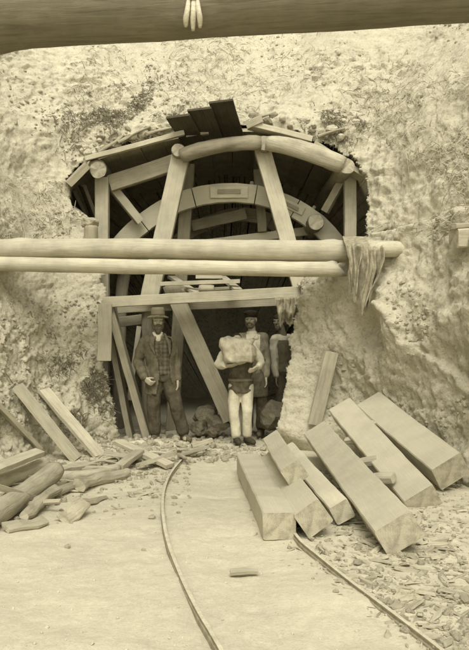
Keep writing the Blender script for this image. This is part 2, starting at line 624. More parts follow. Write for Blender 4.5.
# --- the bearded man in the hat
def man_in_hat():
    Y = 10.62
    O = Vector(((168 - CX) / F * Y, Y, 0.03))
    J = dict(head=(-0.135, -0.03, 1.625), neck=(-0.135, 0.0, 1.44), pelvis=(-0.08, 0.0, 0.90),
             shL=(-0.325, 0.01, 1.345), elL=(-0.415, 0.05, 1.07), wrL=(-0.285, -0.18, 0.855),
             shR=(0.04, 0.02, 1.335), elR=(0.105, 0.06, 1.08), wrR=(0.140, -0.06, 0.83),
             hipL=(-0.165, 0.0, 0.88), knL=(-0.195, -0.04, 0.48), anL=(-0.175, 0.02, 0.10), toeL=(-0.20, -0.18, 0.035),
             hipR=(0.01, 0.0, 0.88), knR=(0.11, -0.05, 0.48), anR=(0.215, 0.04, 0.10), toeR=(0.30, -0.12, 0.035))
    hands = {'L': ((0.75, -0.35, -0.6), (0.5, 0.75, 0.2), 1, 1.5), 'R': ((0.0, -0.1, -1), (-1, 0.1, 0), 1, 0.5)}
    root, O, P, q = make_person('person', O, 'bearded man in brimmed hat and open tweed coat, one hand at his hip', J, 1.0, None, 'skin', 0.16, 0.05, hands=hands)
    boots(root, O, J, 1.0, 'boot_dusty')
    trousers(root, O, J, 1.0, 'trousers', 0.013, 1.08)
    v = Soft(); v.loft(torso_secs(J, 0.016)[1:7])
    vest = v.build('waistcoat', 'vest_check', root, O, 0.011, 4, 0.004)
    for i in range(5):
        b_ = Soft(); t = 0.3 + 0.1 * i
        c = mix(J['pelvis'], J['neck'], t)
        b_.ell((c.x + 0.02, c.y - 0.137 - 0.004 * i, c.z), (0.009, 0.006, 0.009)); b_.build('button', 'boot', vest, O, 0.004, 1)
    sh = Soft()
    sh.loft([((-0.135, -0.012, 1.37), 0.10, 0.085), ((-0.135, -0.01, 1.43), 0.078, 0.074), ((-0.135, -0.012, 1.475), 0.068, 0.066)])
    sh.ell((-0.125, -0.105, 1.385), (0.04, 0.022, 0.055)); sh.tube([(-0.19, -0.06, 1.46), (-0.13, -0.10, 1.39)], [0.02, 0.024]); sh.tube([(-0.08, -0.06, 1.46), (-0.12, -0.10, 1.39)], [0.02, 0.024])
    sh.build('neckerchief', 'shirt', root, O, 0.009, 3, 0.004, (15, 15, 15))
    c = Soft()
    ts = torso_secs(J, 0.042)
    c.loft([((-0.10, 0.005, 0.63), 0.215, 0.165), ((-0.095, 0.0, 0.74), 0.208, 0.16)] + [(x[0], x[1] + 0.004, x[2]) for x in ts[1:7]])
    sleeve(c, J, 'L', 1.0, 0.080, 0.074, 0.056); sleeve(c, J, 'R', 1.0, 0.074, 0.066, 0.050)
    def cut(p):
        if p.y > -0.055 or p.z > 1.46: return False
        xc = -0.055 + 0.02 * sstep(1.3, 0.7, p.z)
        wd = 0.075 + 0.05 * sstep(1.05, 1.3, p.z) * sstep(1.5, 1.3, p.z) + 0.05 * sstep(0.9, 0.62, p.z)
        return abs(p.x - xc - 0.02 * (1.4 - p.z)) < wd and p.x < 0.115
    coat = c.build('coat', 'coat', root, O, 0.012, 4, 0.011, (7, 7, 5), lambda p: cut(p) or p.z < 0.64, 0.012)
    lp = Soft()
    for sx in (-1, 1):
        lp.tube([(-0.125 + sx * 0.085, -0.075, 1.45), (-0.10 + sx * 0.125, -0.135, 1.32), (-0.06 + sx * 0.10, -0.168, 1.18)], [0.018, 0.026, 0.012])
    lp.build('lapel', 'coat', coat, O, 0.010, 3)
    pk = Soft(); pk.tube([(-0.27, -0.155, 0.83), (-0.16, -0.185, 0.82)], [0.02, 0.02]); pk.build('pocket_flap', 'coat', coat, O, 0.01, 2)
    h = Soft()
    def ring(cz, r, ry=1.12, dx=0.0, dy=0.0, tilt=0.0):
        return [P(0, 0, 0) + q @ Vector((r * math.cos(a) + dx, r * ry * math.sin(a) + dy, cz + tilt * math.sin(2 * a - 1.57))) for a in [2 * math.pi * j / 28 for j in range(28)]]
    h.rings([ring(0.058, 0.085), ring(0.045, 0.138, 1.15, tilt=0.008), ring(0.055, 0.149, 1.15, tilt=0.014), ring(0.066, 0.142, 1.15, tilt=0.014), ring(0.070, 0.098)])
    h.rings([ring(0.055, 0.088), ring(0.068, 0.096), ring(0.12, 0.094), ring(0.162, 0.089), ring(0.185, 0.072), ring(0.180, 0.03)])
    hat = h.build('hat', 'hat', root, O, 0.008, 2, 0.002)
    hb = Soft(); hb.rings([ring(0.072, 0.0965), ring(0.074, 0.100), ring(0.098, 0.0985), ring(0.100, 0.094)]); hb.build('hat_band', 'vest_dark', hat, O, 0.007, 1)
    bd = Soft()
    bd.ell(P(0, -0.055, -0.095), (0.052, 0.05, 0.055), q); bd.ell(P(0, -0.07, -0.135), (0.036, 0.035, 0.045), q)
    bd.tube([P(-0.045, -0.07, -0.065), P(0, -0.102, -0.045), P(0.045, -0.07, -0.065)], [0.012, 0.014, 0.012])
    for sx in (-1, 1): bd.tube([P(sx * 0.068, -0.015, 0.01), P(sx * 0.062, -0.03, -0.06), P(sx * 0.04, -0.055, -0.1)], [0.014, 0.02, 0.025])
    bd.build('beard', 'beard', root, O, 0.007, 2, 0.006, (40, 40, 25))
    hr = Soft(); hr.ell(P(0, 0.035, 0.01), (0.078, 0.085, 0.08), q); hr.build('hair', 'hair', root, O, 0.009, 2, 0.003, (30, 30, 30))


# --- the figure in white trousers whose sack hides the face
def sack_carrier():
    Y = 10.6
    O = Vector(((241 - CX) / F * Y, Y, 0.0))
    s = 0.93
    J = dict(head=(-0.06, -0.115, 1.375), neck=(-0.01, -0.02, 1.31), pelvis=(0.0, 0.02, 0.80), wide=0.92,
             shL=(-0.19, -0.02, 1.27), elL=(-0.29, -0.10, 1.07), wrL=(-0.185, -0.31, 1.06),
             shR=(0.16, -0.02, 1.31), elR=(0.27, -0.06, 1.08), wrR=(0.215, -0.26, 1.05),
             hipL=(-0.085, 0.02, 0.79), knL=(-0.10, -0.02, 0.44), anL=(-0.06, 0.02, 0.09), toeL=(-0.03, -0.16, 0.03),
             hipR=(0.08, 0.02, 0.79), knR=(0.085, -0.03, 0.44), anR=(0.085, 0.06, 0.09), toeR=(0.17, -0.10, 0.03))
    hands = {'L': ((0.85, -0.35, 0.15), (0, 0.5, 1), -1, 0.5), 'R': ((-0.6, -0.55, -0.4), (-0.5, 0.6, 0.5), 1, 0.8)}
    root, O, P, q = make_person('person', O, 'worker in white trousers and dark waistcoat, face hidden behind a pale sack', J, s, None, 'skin', 0.2, -0.55 * -1, hands=hands)
    boots(root, O, J, s, 'boot')
    trousers(root, O, J, s, 'white_trousers', 0.008, 0.93)
    sh = Soft(); sh.loft(torso_secs(J, 0.006, s)[2:7]); sleeve(sh, J, 'L', s, 0.076, 0.074, 0.044, 0.86); sleeve(sh, J, 'R', s, 0.074, 0.068, 0.044, 0.86)
    sh.build('shirt', 'shirt', root, O, 0.011, 4, 0.013, (6, 6, 9))
    v = Soft(); t = torso_secs(J, 0.022, s); v.loft([((0, 0.01, 0.69), 0.135, 0.115), ((0, 0.01, 0.73), 0.162, 0.135)] + t[1:6])
    v.build('waistcoat', 'vest_dark', root, O, 0.010, 3, 0.014, (8, 8, 13))
    b_ = Soft(); c = mix(J['pelvis'], J['neck'], 0.12); k = 26
    rr = [[Vector(c) + Vector((a * math.cos(2 * math.pi * j / k), b2 * math.sin(2 * math.pi * j / k), z)) for j in range(k)] for a, b2, z in ((0.165, 0.132, -0.02), (0.176, 0.142, -0.018), (0.176, 0.142, 0.018), (0.165, 0.132, 0.02))]
    b_.rings(rr); b_.build('belt', 'strap', root, O, 0.009, 1)
    hr = Soft(); hr.ell(P(0, 0.03, 0.03), (0.078 * s, 0.09 * s, 0.085 * s), q); hr.build('hair', 'hair', root, O, 0.009, 2, 0.003, (30, 30, 30))
    # the sack: a thing of its own, held
    so = O + Vector((-0.05, -0.33, 1.09))
    sr = empty('sack', so, 'bulging pale sack hugged against the chest of the white-trousered worker', 'sack')
    S = Soft()
    S.rings([[Vector((cx + a * (abs(math.cos(q2)) ** 0.75) * math.copysign(1, math.cos(q2)), b2 * (abs(math.sin(q2)) ** 0.8) * math.copysign(1, math.sin(q2)), z + tl * math.cos(q2))) for q2 in [2 * math.pi * jj / 36 for jj in range(36)]]
             for cx, a, b2, z, tl in ((0.01, 0.10, 0.06, 0.0, 0.0), (0.015, 0.19, 0.115, 0.035, 0.0), (0.02, 0.225, 0.135, 0.12, -0.01), (0.0, 0.235, 0.135, 0.22, -0.015), (-0.02, 0.215, 0.125, 0.275, -0.015), (-0.025, 0.18, 0.10, 0.32, -0.015), (-0.03, 0.11, 0.05, 0.342, -0.015))])
    bag = S.build('bag', 'sack', sr, so, 0.008, 2, 0.020, (8, 6, 4))
    nk = Soft(); nk.tube([(0.15, -0.06, 0.27), (0.21, -0.08, 0.33), (0.25, -0.07, 0.345)], [0.05, 0.022, 0.035]); nk.build('tied_neck', 'sack', sr, so, 0.007, 2, 0.005, (18, 18, 18))
    cd = Soft(); cd.ell((0.212, -0.08, 0.331), (0.028, 0.028, 0.012)); cd.build('cord', 'strap', sr, so, 0.005, 1)


def man_in_cap():
    Y = 11.25
    O = Vector(((255 - CX) / F * Y, Y, 0.02))
    J = dict(head=(-0.06, -0.03, 1.66), neck=(-0.04, 0.0, 1.47), pelvis=(0.0, 0.02, 0.92), wide=0.95,
             shL=(-0.215, 0.03, 1.40), elL=(-0.26, 0.05, 1.10), wrL=(-0.22, -0.06, 0.86),
             shR=(0.125, -0.01, 1.40), elR=(0.175, 0.02, 1.08), wrR=(0.155, -0.07, 0.83),
             hipL=(-0.085, 0.02, 0.90), knL=(-0.10, -0.01, 0.49), anL=(-0.10, 0.03, 0.10), toeL=(-0.11, -0.16, 0.035),
             hipR=(0.085, 0.02, 0.90), knR=(0.10, -0.03, 0.49), anR=(0.09, 0.02, 0.10), toeR=(0.05, -0.17, 0.035))
    hands = {'L': ((0, -0.1, -1), (1, 0, 0), -1, 0.5), 'R': ((0.05, -0.15, -1), (-1, 0, 0), 1, 0.6)}
    root, O, P, q = make_person('person', O, 'bearded man in dark cap and drab jacket standing behind the sack carrier', J, 1.0, None, 'skin', -0.25, 0.05, hands=hands)
    boots(root, O, J, 1.0, 'boot_dusty')
    trousers(root, O, J, 1.0, 'trousers', 0.010)
    sh = Soft(); sh.loft(torso_secs(J, 0.010)[2:7]); sh.loft([((-0.045, -0.01, 1.42), 0.09, 0.082), ((-0.045, -0.012, 1.495), 0.066, 0.066)])
    sh.build('shirt', 'shirt', root, O, 0.011, 3, 0.006)
    ap = Soft(); ap.loft([((0.0, -0.005, 0.55), 0.19, 0.15), ((0, 0, 0.75), 0.185, 0.15), ((0, 0.01, 0.95), 0.178, 0.138), ((0, 0.01, 1.10), 0.166, 0.128)])
    ap.build('apron', 'vest_dark', root, O, 0.012, 3, 0.010, (10, 10, 5), lambda p: p.z < 0.56, 0.008)
    c = Soft(); ts = torso_secs(J, 0.028)
    c.loft([((0.0, 0.02, 0.78), 0.20, 0.15)] + ts[1:7]); sleeve(c, J, 'L', 1.0); sleeve(c, J, 'R', 1.0)
    c.build('jacket', 'coat_light', root, O, 0.012, 4, 0.011, (8, 8, 6),
            lambda p: p.z < 0.79 or (p.y < -0.05 and p.z < 1.5 and abs(p.x + 0.03) < 0.03 + 0.075 * sstep(0.9, 1.35, p.z)), 0.012)
    h = Soft(); h.ell(P(0, 0.015, 0.062), (0.088, 0.105, 0.06), q); h.ell(P(-0.01, 0.02, 0.095), (0.10, 0.112, 0.038), q)
    cap = h.build('cap', 'cap', root, O, 0.009, 3, 0.003, (14, 14, 14))
    pk = Soft(); pk.ell(P(0, -0.095, 0.052), (0.068, 0.052, 0.011), q); pk.build('peak', 'cap', cap, O, 0.007, 1)
    bd = Soft(); bd.ell(P(0, -0.048, -0.092), (0.05, 0.046, 0.042), q)
    for sx in (-1, 1): bd.tube([P(sx * 0.066, -0.012, 0.0), P(sx * 0.060, -0.03, -0.06), P(sx * 0.036, -0.055, -0.095)], [0.012, 0.016, 0.02])
    bd.build('beard', 'beard', root, O, 0.007, 2, 0.004, (40, 40, 30))
    mo = Soft(); mo.tube([P(-0.04, -0.078, -0.058), P(0, -0.104, -0.046), P(0.04, -0.078, -0.058)], [0.009, 0.014, 0.009]); mo.build('moustache', 'beard', root, O, 0.006, 1, 0.003, (40, 40, 40))
    hr = Soft(); hr.ell(P(0, 0.035, 0.01), (0.077, 0.08, 0.07), q); hr.build('hair', 'hair', root, O, 0.009, 2, 0.003, (30, 30, 30))


def man_by_bank():
    Y = 11.6
    O = Vector(((285 - CX) / F * Y, Y, 0.0))
    J = dict(head=(-0.09, -0.03, 1.655), neck=(-0.03, 0.0, 1.46), pelvis=(0.03, 0.02, 0.91), wide=0.82,
             shL=(-0.155, -0.05, 1.40), elL=(-0.165, -0.04, 1.08), wrL=(-0.135, -0.10, 0.84),
             shR=(0.16, 0.06, 1.40), elR=(0.22, 0.08, 1.08), wrR=(0.20, -0.02, 0.85),
             hipL=(-0.05, 0.0, 0.90), knL=(-0.06, -0.03, 0.49), anL=(-0.05, 0.02, 0.10), toeL=(-0.11, -0.15, 0.035),
             hipR=(0.11, 0.04, 0.90), knR=(0.13, 0.0, 0.49), anR=(0.13, 0.05, 0.10), toeR=(0.09, -0.12, 0.035))
    hands = {'L': ((0, -0.1, -1), (1, 0, 0), -1, 0.5), 'R': ((0, -0.1, -1), (-1, 0, 0), 1, 0.5)}
    root, O, P, q = make_person('person', O, 'man in white sleeves and grey waistcoat, half hidden by the right bank', J, 1.0, None, 'skin_shaded', -0.5, 0.1, hands=hands)
    boots(root, O, J, 1.0, 'boot')
    trousers(root, O, J, 1.0, 'trousers', 0.010)
    sh = Soft(); sh.loft(torso_secs(J, 0.008)[2:7]); sleeve(sh, J, 'L', 1.0, 0.07, 0.064, 0.044); sleeve(sh, J, 'R', 1.0, 0.07, 0.064, 0.044)
    sh.build('shirt', 'shirt', root, O, 0.011, 4, 0.012, (9, 9, 6))
    v = Soft(); v.loft(torso_secs(J, 0.022)[1:6]); v.build('waistcoat', 'vest_grey', root, O, 0.011, 4, 0.008)
    hr = Soft(); hr.ell(P(0, 0.012, 0.058), (0.081, 0.100, 0.075), q); hr.ell(P(0, 0.04, 0.02), (0.082, 0.085, 0.085), q); hr.build('hair', 'hair', root, O, 0.009, 2, 0.004, (30, 30, 30))
    bd = Soft(); bd.ell(P(0, -0.05, -0.085), (0.05, 0.045, 0.045), q); bd.build('beard', 'beard', root, O, 0.008, 2, 0.005, (40, 40, 25))


import sys, os
FIG = os.environ.get('NOFIG') is None
if FIG:
    man_in_hat(); sack_carrier(); man_in_cap(); man_by_bank()

# ------------------------------------------------------------------ terrain
FOOT = [(-16, -40), (-9, -14), (-5.6, -4), (-4.1, 1.5), (-3.5, 5), (-2.85, 8), (-2.35, 9.7), (-1.6, 10.75), (-0.6, 11.1), (0.3, 11.05), (0.98, 10.45), (1.55, 9.55), (2.35, 8.1), (2.95, 6.0), (3.6, 2), (5.2, -4), (9, -14), (16, -40)]


def foot_at(i, t):
    P = [Vector((*FOOT[max(0, min(len(FOOT) - 1, k))], 0)) for k in (i - 1, i, i + 1, i + 2)]
    return 0.5 * ((2 * P[1]) + (-P[0] + P[2]) * t + (2 * P[0] - 5 * P[1] + 4 * P[2] - P[3]) * t * t + (-P[0] + 3 * P[1] - 3 * P[2] + P[3]) * t ** 3)


dense = []
for i in range(len(FOOT) - 1):
    for k in range(60):
        dense.append(foot_at(i, k / 60))
dense.append(Vector((*FOOT[-1], 0)))
us, acc = [dense[0]], 0.0
for a, b in zip(dense, dense[1:]):
    n = 8
    for k in range(1, n + 1):
        p = a.lerp(b, k / n)
        step = 0.020 if p.y > 6.6 else (0.12 if p.y > 2 else 0.6)
        if (p - us[-1]).length >= step:
            us.append(p)
ts = [-0.3]
while ts[-1] < 8.6:
    ts.append(ts[-1] + 0.020)
for k in (8.8, 9.2, 10, 12, 16, 24, 60, 200, 600):
    ts.append(k)
NU, NT = len(us), len(ts)
tang = []
for i in range(NU):
    # broad tangent so that offset rows spread without folding
    a = us[max(0, i - 40)]; b = us[min(NU - 1, i + 40)]
    tang.append((b - a).normalized())


def facet(p, k, seed):
    """broken clods: every cell its own height and tilt"""
    q = p * k + Vector((seed, 0.0, 0.0)) + 0.35 * noise.noise_vector(p * k * 1.3)
    c = noise.voronoi(q)[1][0]
    h = noise.noise_vector(c * 7.3)
    return (q - c).dot(h) * 1.5 + noise.noise(c * 5.1)


def bank_disp(p, t, yf):
    d = 0.15 * noise.fractal(p * 0.7, 0.9, 2.1, 3)
    d += 0.030 * noise.fractal(p * 2.2 + Vector((9, 0, 4)), 0.8, 2.1, 3)
    rough = sstep(-0.25, 0.35, N(p, 0.6, 5)) * 0.75 + 0.25
    if p.x < -0.4 and p.z > 3.6: rough += 0.7 * sstep(-0.3, -1.2, p.x) * sstep(6.4, 4.6, p.z)
    if p.x < -1.6 and p.z < 2.2: rough += 0.6
    d += rough * (0.042 * facet(p, 3.1, 3) + 0.024 * facet(p, 7.5, 11))
    if yf > 6.5:
        d += rough * 0.020 * facet(p, 17, 5) + 0.010 * N(p, 33, 2)
        d -= rough * 0.04 * sstep(0.25, 0.5, N((p.x, p.y, p.z * 1.3), 8.5, 3)) * sstep(-0.25, 0.2, N(p, 1.3, 8))
    if p.x > 0.8:                                               # the steep clay spur: stands out, with a ridge at its top
        top = 2.62 + 0.16 * N(p, 1.1, 3) + 0.10 * sstep(1.6, 2.6, p.x) + 0.05 * N(p, 4, 6)
        d += 0.55 * sstep(0.35, 2.0, p.z) * sstep(top + 0.16, top - 0.10, p.z) * sstep(1.0, 1.5, p.x) * sstep(4.0, 6.0, yf)
    if p.x > 0.4 and p.z < 3.6:                                 # the spur of spoil beside the portal on the right
        d += 0.05 * noise.fractal(Vector((p.x * 1.6, p.y * 1.6, p.z * 3.2)), 0.8, 2.2, 4)
        d += 0.50 * math.exp(-((p.x - 0.95) / 0.42) ** 2 - ((p.y - 10.5) / 0.6) ** 2) * sstep(3.0, 1.7, p.z)
        d -= 0.34 * math.exp(-((p.x - 1.92) / 0.20) ** 2 - ((p.z - 1.45) / 0.34) ** 2)
        d += 0.20 * math.exp(-((p.x - 2.12) / 0.16) ** 2 - ((p.z - 1.55) / 0.5) ** 2)
        k = p.z - (2.3 - 1.35 * (p.x - 1.55))                    # a broken step running down to the right
        d += 0.11 * sstep(0.16, -0.04, k + 0.30 * N(p, 2.6, 4) + 0.10 * N(p, 9, 4)) * sstep(1.5, 1.8, p.x)
        d += sstep(1.2, 1.7, p.x) * (0.030 * facet(p, 4.3, 21) + 0.022 * facet(p, 11, 23))
        k2 = p.z - (1.7 - 1.2 * (p.x - 2.0))
        d -= 0.10 * math.exp(-((k2 + 0.16 * N(p, 4.5, 7)) / 0.07) ** 2) * sstep(1.9, 2.1, p.x) * (0.1 + 1.6 * max(0, N(p, 6, 2)))
    return d * (1.0 if yf > 5 else 0.6)


BV = []
for i in range(NU):
    f, tg = us[i], tang[i]
    nrm = Vector((-tg.y, tg.x, 0))
    side = 1 - sstep(10.2, 11.0, f.y)
    hill = sstep(3.5, 8.5, f.y)
    lean = 0.09 + 0.16 * side
    for t in ts:
        if t <= 4.5:
            z, run = t, lean * max(t, 0)
        else:
            e = t - 4.5
            zc = 4.5 + 0.74 * min(e, 9) + 0.02 * max(0, e - 9)
            rc = 0.62 * min(e, 9) + max(0, e - 9)
            z = zc * hill + (4.5 + 0.03 * min(e, 30)) * (1 - hill)
            run = lean * 4.5 + rc * hill + e * (1 - hill)
        p = f + nrm * run + Vector((0, 0, z))
        if t < 20:
            d = bank_disp(p, t, f.y)
            p = p - Vector((nrm.x * 0.92, nrm.y * 0.92, -0.35)) * d * (sstep(-0.3, 0.1, t) * 0.8 + 0.2)
        BV.append(p)


def project(p):
    return (CX + F * p.x / p.y, CY - F * (p.z - CAMZ) / p.y)


HOLE = [(127, 475), (121, 440), (116, 421), (111, 385), (101, 365), (103, 330), (104, 300), (103, 270), (100, 245), (92, 222), (80, 212), (67, 200), (66, 182), (75, 168), (90, 158), (130, 144), (180, 132), (215, 128), (255, 126), (300, 134), (335, 147), (358, 160), (366, 180), (368, 205), (366, 236), (352, 246), (345, 262), (335, 272), (312, 276), (300, 284), (293, 330), (285, 385), (276, 440), (270, 475)]


def inside(px, py):
    r = False
    n = len(HOLE)
    for i in range(n):
        x1, y1 = HOLE[i]; x2, y2 = HOLE[(i + 1) % n]
        if (y1 > py) != (y2 > py) and px < (x2 - x1) * (py - y1) / (y2 - y1) + x1:
            r = not r
    return r


def in_hole(p):
    if p.y < 8 or p.z > 5.5: return False
    px, py = project(p)
    if px < 50 or px > 380 or py < 110: return False
    j = 5.0 * noise.fractal(Vector((px * 0.07, py * 0.07, 1)), 0.8, 2, 4)
    return inside(px + j, py + 5.0 * noise.fractal(Vector((px * 0.08, py * 0.08, 9)), 0.8, 2, 4))


BF, removed = [], set()
for i in range(NU - 1):
    for j in range(NT - 1):
        a = i * NT + j
        c = (BV[a] + BV[a + NT + 1]) * 0.5
        if in_hole(c):
            removed.add((i, j))
        else:
            BF.append((a, a + NT, a + NT + 1, a + 1))
BM = [0] * len(BF)
# the sides of the opening run back into the rock as the tunnel
TC = Vector((-0.27, 0, 1.75))


def tunnel_outline(p):
    dx, dz = p.x - TC.x, p.z - TC.z
    a = math.atan2(dz, dx)
    hw, hh = 2.42, (2.95 if dz > 0 else 2.2)
    e = 2.6 if dz > 0 else 6
    r = (abs(math.cos(a) / hw) ** e + abs(math.sin(a) / hh) ** e) ** (-1 / e)
    return Vector((TC.x + r * math.cos(a), 0, TC.z + r * math.sin(a)))


ringmap = {}


def rings_for(vi):
    if vi in ringmap: return ringmap[vi]
    p = BV[vi]; T = tunnel_outline(p); out = [vi]
    for yy, lf in ((0.10, 0.12), (0.32, 0.6), (0.7, 1.0), (2.2, 1.0), (4, 1.0), (6, 1.0)):
        Y = p.y + yy if yy < 0.6 else max(p.y + 0.4, 11.4 + yy)
        q = Vector((p.x + (T.x - p.x) * lf, Y, p.z + (T.z - p.z) * lf))
        k = 0.12 * noise.fractal(q * 1.7, 0.8, 2, 3) * (1 if yy > 0.2 else 0.3)
        dv = Vector((q.x - TC.x, 0, q.z - TC.z)).normalized()
        BV.append(q + dv * k); out.append(len(BV) - 1)
    ringmap[vi] = out
    return out


ce = len(BV); BV.append(Vector((TC.x, 17.8, -0.6)))
for (i, j) in list(removed):
    a = i * NT + j
    for (di, dj, e) in ((-1, 0, (a, a + 1)), (1, 0, (a + NT + 1, a + NT)), (0, -1, (a + NT, a)), (0, 1, (a + 1, a + NT + 1))):
        if (i + di, j + dj) in removed or j + dj < 0: continue
        r1, r2 = rings_for(e[0]), rings_for(e[1])
        for k in range(len(r1) - 1):
            BF.append((r1[k], r1[k + 1], r2[k + 1], r2[k])); BM.append(0 if k < 1 else 1)
        BF.append((r1[-1], ce, r2[-1])); BM.append(1)
hill_me = mesh('hillside', BV, BF, BM)
hill_o = link('hillside', hill_me, [M['bank'], M['tunnel']], None, None, None, True)
tag(hill_o, kind='structure')


# ground sheet
def axis_vals(lo, hi, step, far):
    v = []; x = lo
    while x <= hi: v.append(x); x += step
    s = step; a = v[0]; b = v[-1]; left, right = [], []
    while b < far:
        s *= 1.5; b += s; right.append(b)
    s = step
    while a > -far:
        s *= 1.5; a -= s; left.append(a)
    return list(reversed(left)) + v + right


gx, gy = axis_vals(-3.2, 3.0, 0.03, 500), axis_vals(3.0, 13.0, 0.03, 500)


def ground_z(x, y):
    p = Vector((x, y, 0))
    if abs(x) > 12 or y > 20 or y < -10: return 0.0
    z = 0.028 * noise.fractal(p * 0.8, 0.9, 2, 3) + 0.006 * noise.fractal(p * 4.2, 0.8, 2.1, 4)
    z -= 0.007 * sstep(0.28, 0.5, N((x * 1.2, y, 0), 3.6, 4)) - 0.003 * N(p, 14, 3)
    z -= 0.012 * math.exp(-((x - 0.05 + 0.07 * (y - 5)) / 0.16) ** 2)
    lit = sstep(0.3, 1.6, x - (6.5 - y) * 0.12) * sstep(4.0, 5.2, y) * 0.9 + sstep(-0.6, -1.6, x) * sstep(6.5, 8.5, y) + 0.6 * sstep(9.6, 10.2, y)
    z += lit * (0.020 * noise.turbulence(p * 8, 3, False) - 0.01)
    z += 0.07 * math.exp(-((x + 1.1) / 0.6) ** 2 - ((y - 10.55) / 0.4) ** 2)
    z -= 0.012 * math.exp(-((x + 0.2) / 0.9) ** 2)
    return z


GV = [Vector((x, y, ground_z(x, y))) for x in gx for y in gy]
ny = len(gy)
GF = [(i * ny + j, (i + 1) * ny + j, (i + 1) * ny + j + 1, i * ny + j + 1) for i in range(len(gx) - 1) for j in range(ny - 1)]
tag(link('ground', mesh('ground', GV, GF), [M['ground']], None, None, None, True), kind='structure')

tree_bank = BVHTree.FromPolygons(BV, BF)
tree_ground = BVHTree.FromPolygons(GV, GF)
EYE = Vector((0, 0, CAMZ))


def hit(px, py, lift=0.0):
    """first terrain point the photograph shows at (px, py)"""
    d = Vector(((px - CX) / F, 1.0, -(py - CY) / F)).normalized()
    best = None
    for t in (tree_bank, tree_ground):
        loc, nrm, idx, dist = t.ray_cast(EYE, d)
        if loc is not None and (best is None or dist < best[1]):
            best = (loc, dist, nrm)
    if best is None: return W(px, py, 9)
    return best[0] - d * lift


def gnd(px, py, lift=0.0):
    d = Vector(((px - CX) / F, 1.0, -(py - CY) / F))
    t = -(CAMZ - lift) / d.z
    return Vector((d.x * t, t, lift))


# ------------------------------------------------------------------ rocks, chips
def rock_mesh(name, r, seed, flat=0.7, sub=3, rough=0.35):
    bm = bmesh.new()
    bmesh.ops.create_icosphere(bm, subdivisions=sub, radius=1.0)
    rnd = random.Random(seed)
    pl = [(Vector((rnd.uniform(-1, 1), rnd.uniform(-1, 1), rnd.uniform(-1, 1))).normalized(), rnd.uniform(0.55, 0.9)) for _ in range(9)]
    sx, sy = rnd.uniform(0.8, 1.25), rnd.uniform(0.75, 1.1)
    for v in bm.verts:
        c = v.co.copy()
        for nrm, dd in pl:
            k = c.dot(nrm) - dd
            if k > 0: c -= nrm * k * 0.85
        c *= 1 + rough * 0.7 * noise.noise(c * 1.9 + Vector((seed, 0, 0))) + 0.10 * noise.noise(c * 5 + Vector((0, seed, 0)))
        v.co = Vector((c.x * sx, c.y * sy, c.z * flat)) * r
    me = bpy.data.meshes.new(name); bm.to_mesh(me); bm.free()
    return me


def rock(name, p, r, mat, label, group=None, flat=0.7, cat='rock', sub=3):
    me = rock_mesh(name, r, random.randint(0, 9999), flat, sub)
    o = link(name, me, [M[mat]], None, p)
    o.rotation_euler = (random.uniform(-0.3, 0.3), random.uniform(-0.3, 0.3), random.uniform(0, 6.28))
    tag(o, label, cat, group)
    return o


def chip_geo(L, w, h, rnd):
    """a splintered flake of wood: an uneven six-sided slab with pointed ends"""
    V, Fc = [], []
    n = 4
    for i in range(n + 1):
        t = i / n
        k = (0.35 + 0.65 * math.sin(math.pi * min(1, max(0, t * 0.86 + 0.1)))) * rnd.uniform(0.8, 1.1)
        x = L * (t - 0.5); b = 0.12 * L * math.sin(t * 3.1) * rnd.uniform(0.2, 0.6)
        for (y, z) in ((-0.5, -0.5), (0.5, -0.5), (0.42, 0.5), (-0.42, 0.5)):
            V.append((x + rnd.uniform(-0.06, 0.06) * L, y * w * k, z * h + b * 0.3))
    for i in range(n):
        for j in range(4):
            a, b_ = i * 4 + j, i * 4 + (j + 1) % 4
            Fc.append((a, b_, b_ + 4, a + 4))
    Fc.append((3, 2, 1, 0)); Fc.append((n * 4, n * 4 + 1, n * 4 + 2, n * 4 + 3))
    Fc = [tuple(reversed(f)) for f in Fc]
    return V, Fc


def scatter_stuff(name, n, place, size, kind, mat, label):
    V, Fc = [], []
    rnd = random.Random(len(name))
    proto = [rock_mesh('tmp', 1.0, k * 13 + 1, 0.75, 1) for k in range(6)]
    pv = [([v.co.copy() for v in m.vertices], [tuple(p.vertices) for p in m.polygons]) for m in proto]
    for m in proto: bpy.data.meshes.remove(m)
    for _ in range(n):
        p = place(rnd)
        if p is None: continue
        s = size(rnd)
        rot = Matrix.Rotation(rnd.uniform(0, 6.28), 3, 'Z') @ Matrix.Rotation(rnd.gauss(0, 0.35), 3, 'X') @ Matrix.Rotation(rnd.gauss(0, 0.25), 3, 'Y')
        if kind == 'chip':
            v, f = chip_geo(s * rnd.uniform(0.8, 2.6), s * rnd.uniform(0.3, 0.8), s * rnd.uniform(0.08, 0.25), rnd)
        else:
            v, f = pv[rnd.randrange(6)]; v = [c * s for c in v]
        b = len(V)
        V.extend([rot @ Vector(c) + p + Vector((0, 0, s * (0.06 if kind == 'chip' else 0.25))) for c in v])
        Fc.extend([tuple(b + k for k in ff) for ff in f])
    o = link(name, mesh(name, V, Fc), [M[mat]])
    tag(o, label, 'litter', None, 'stuff')
    return o


# ------------------------------------------------------------------ tunnel timbering
Y0 = 11.35
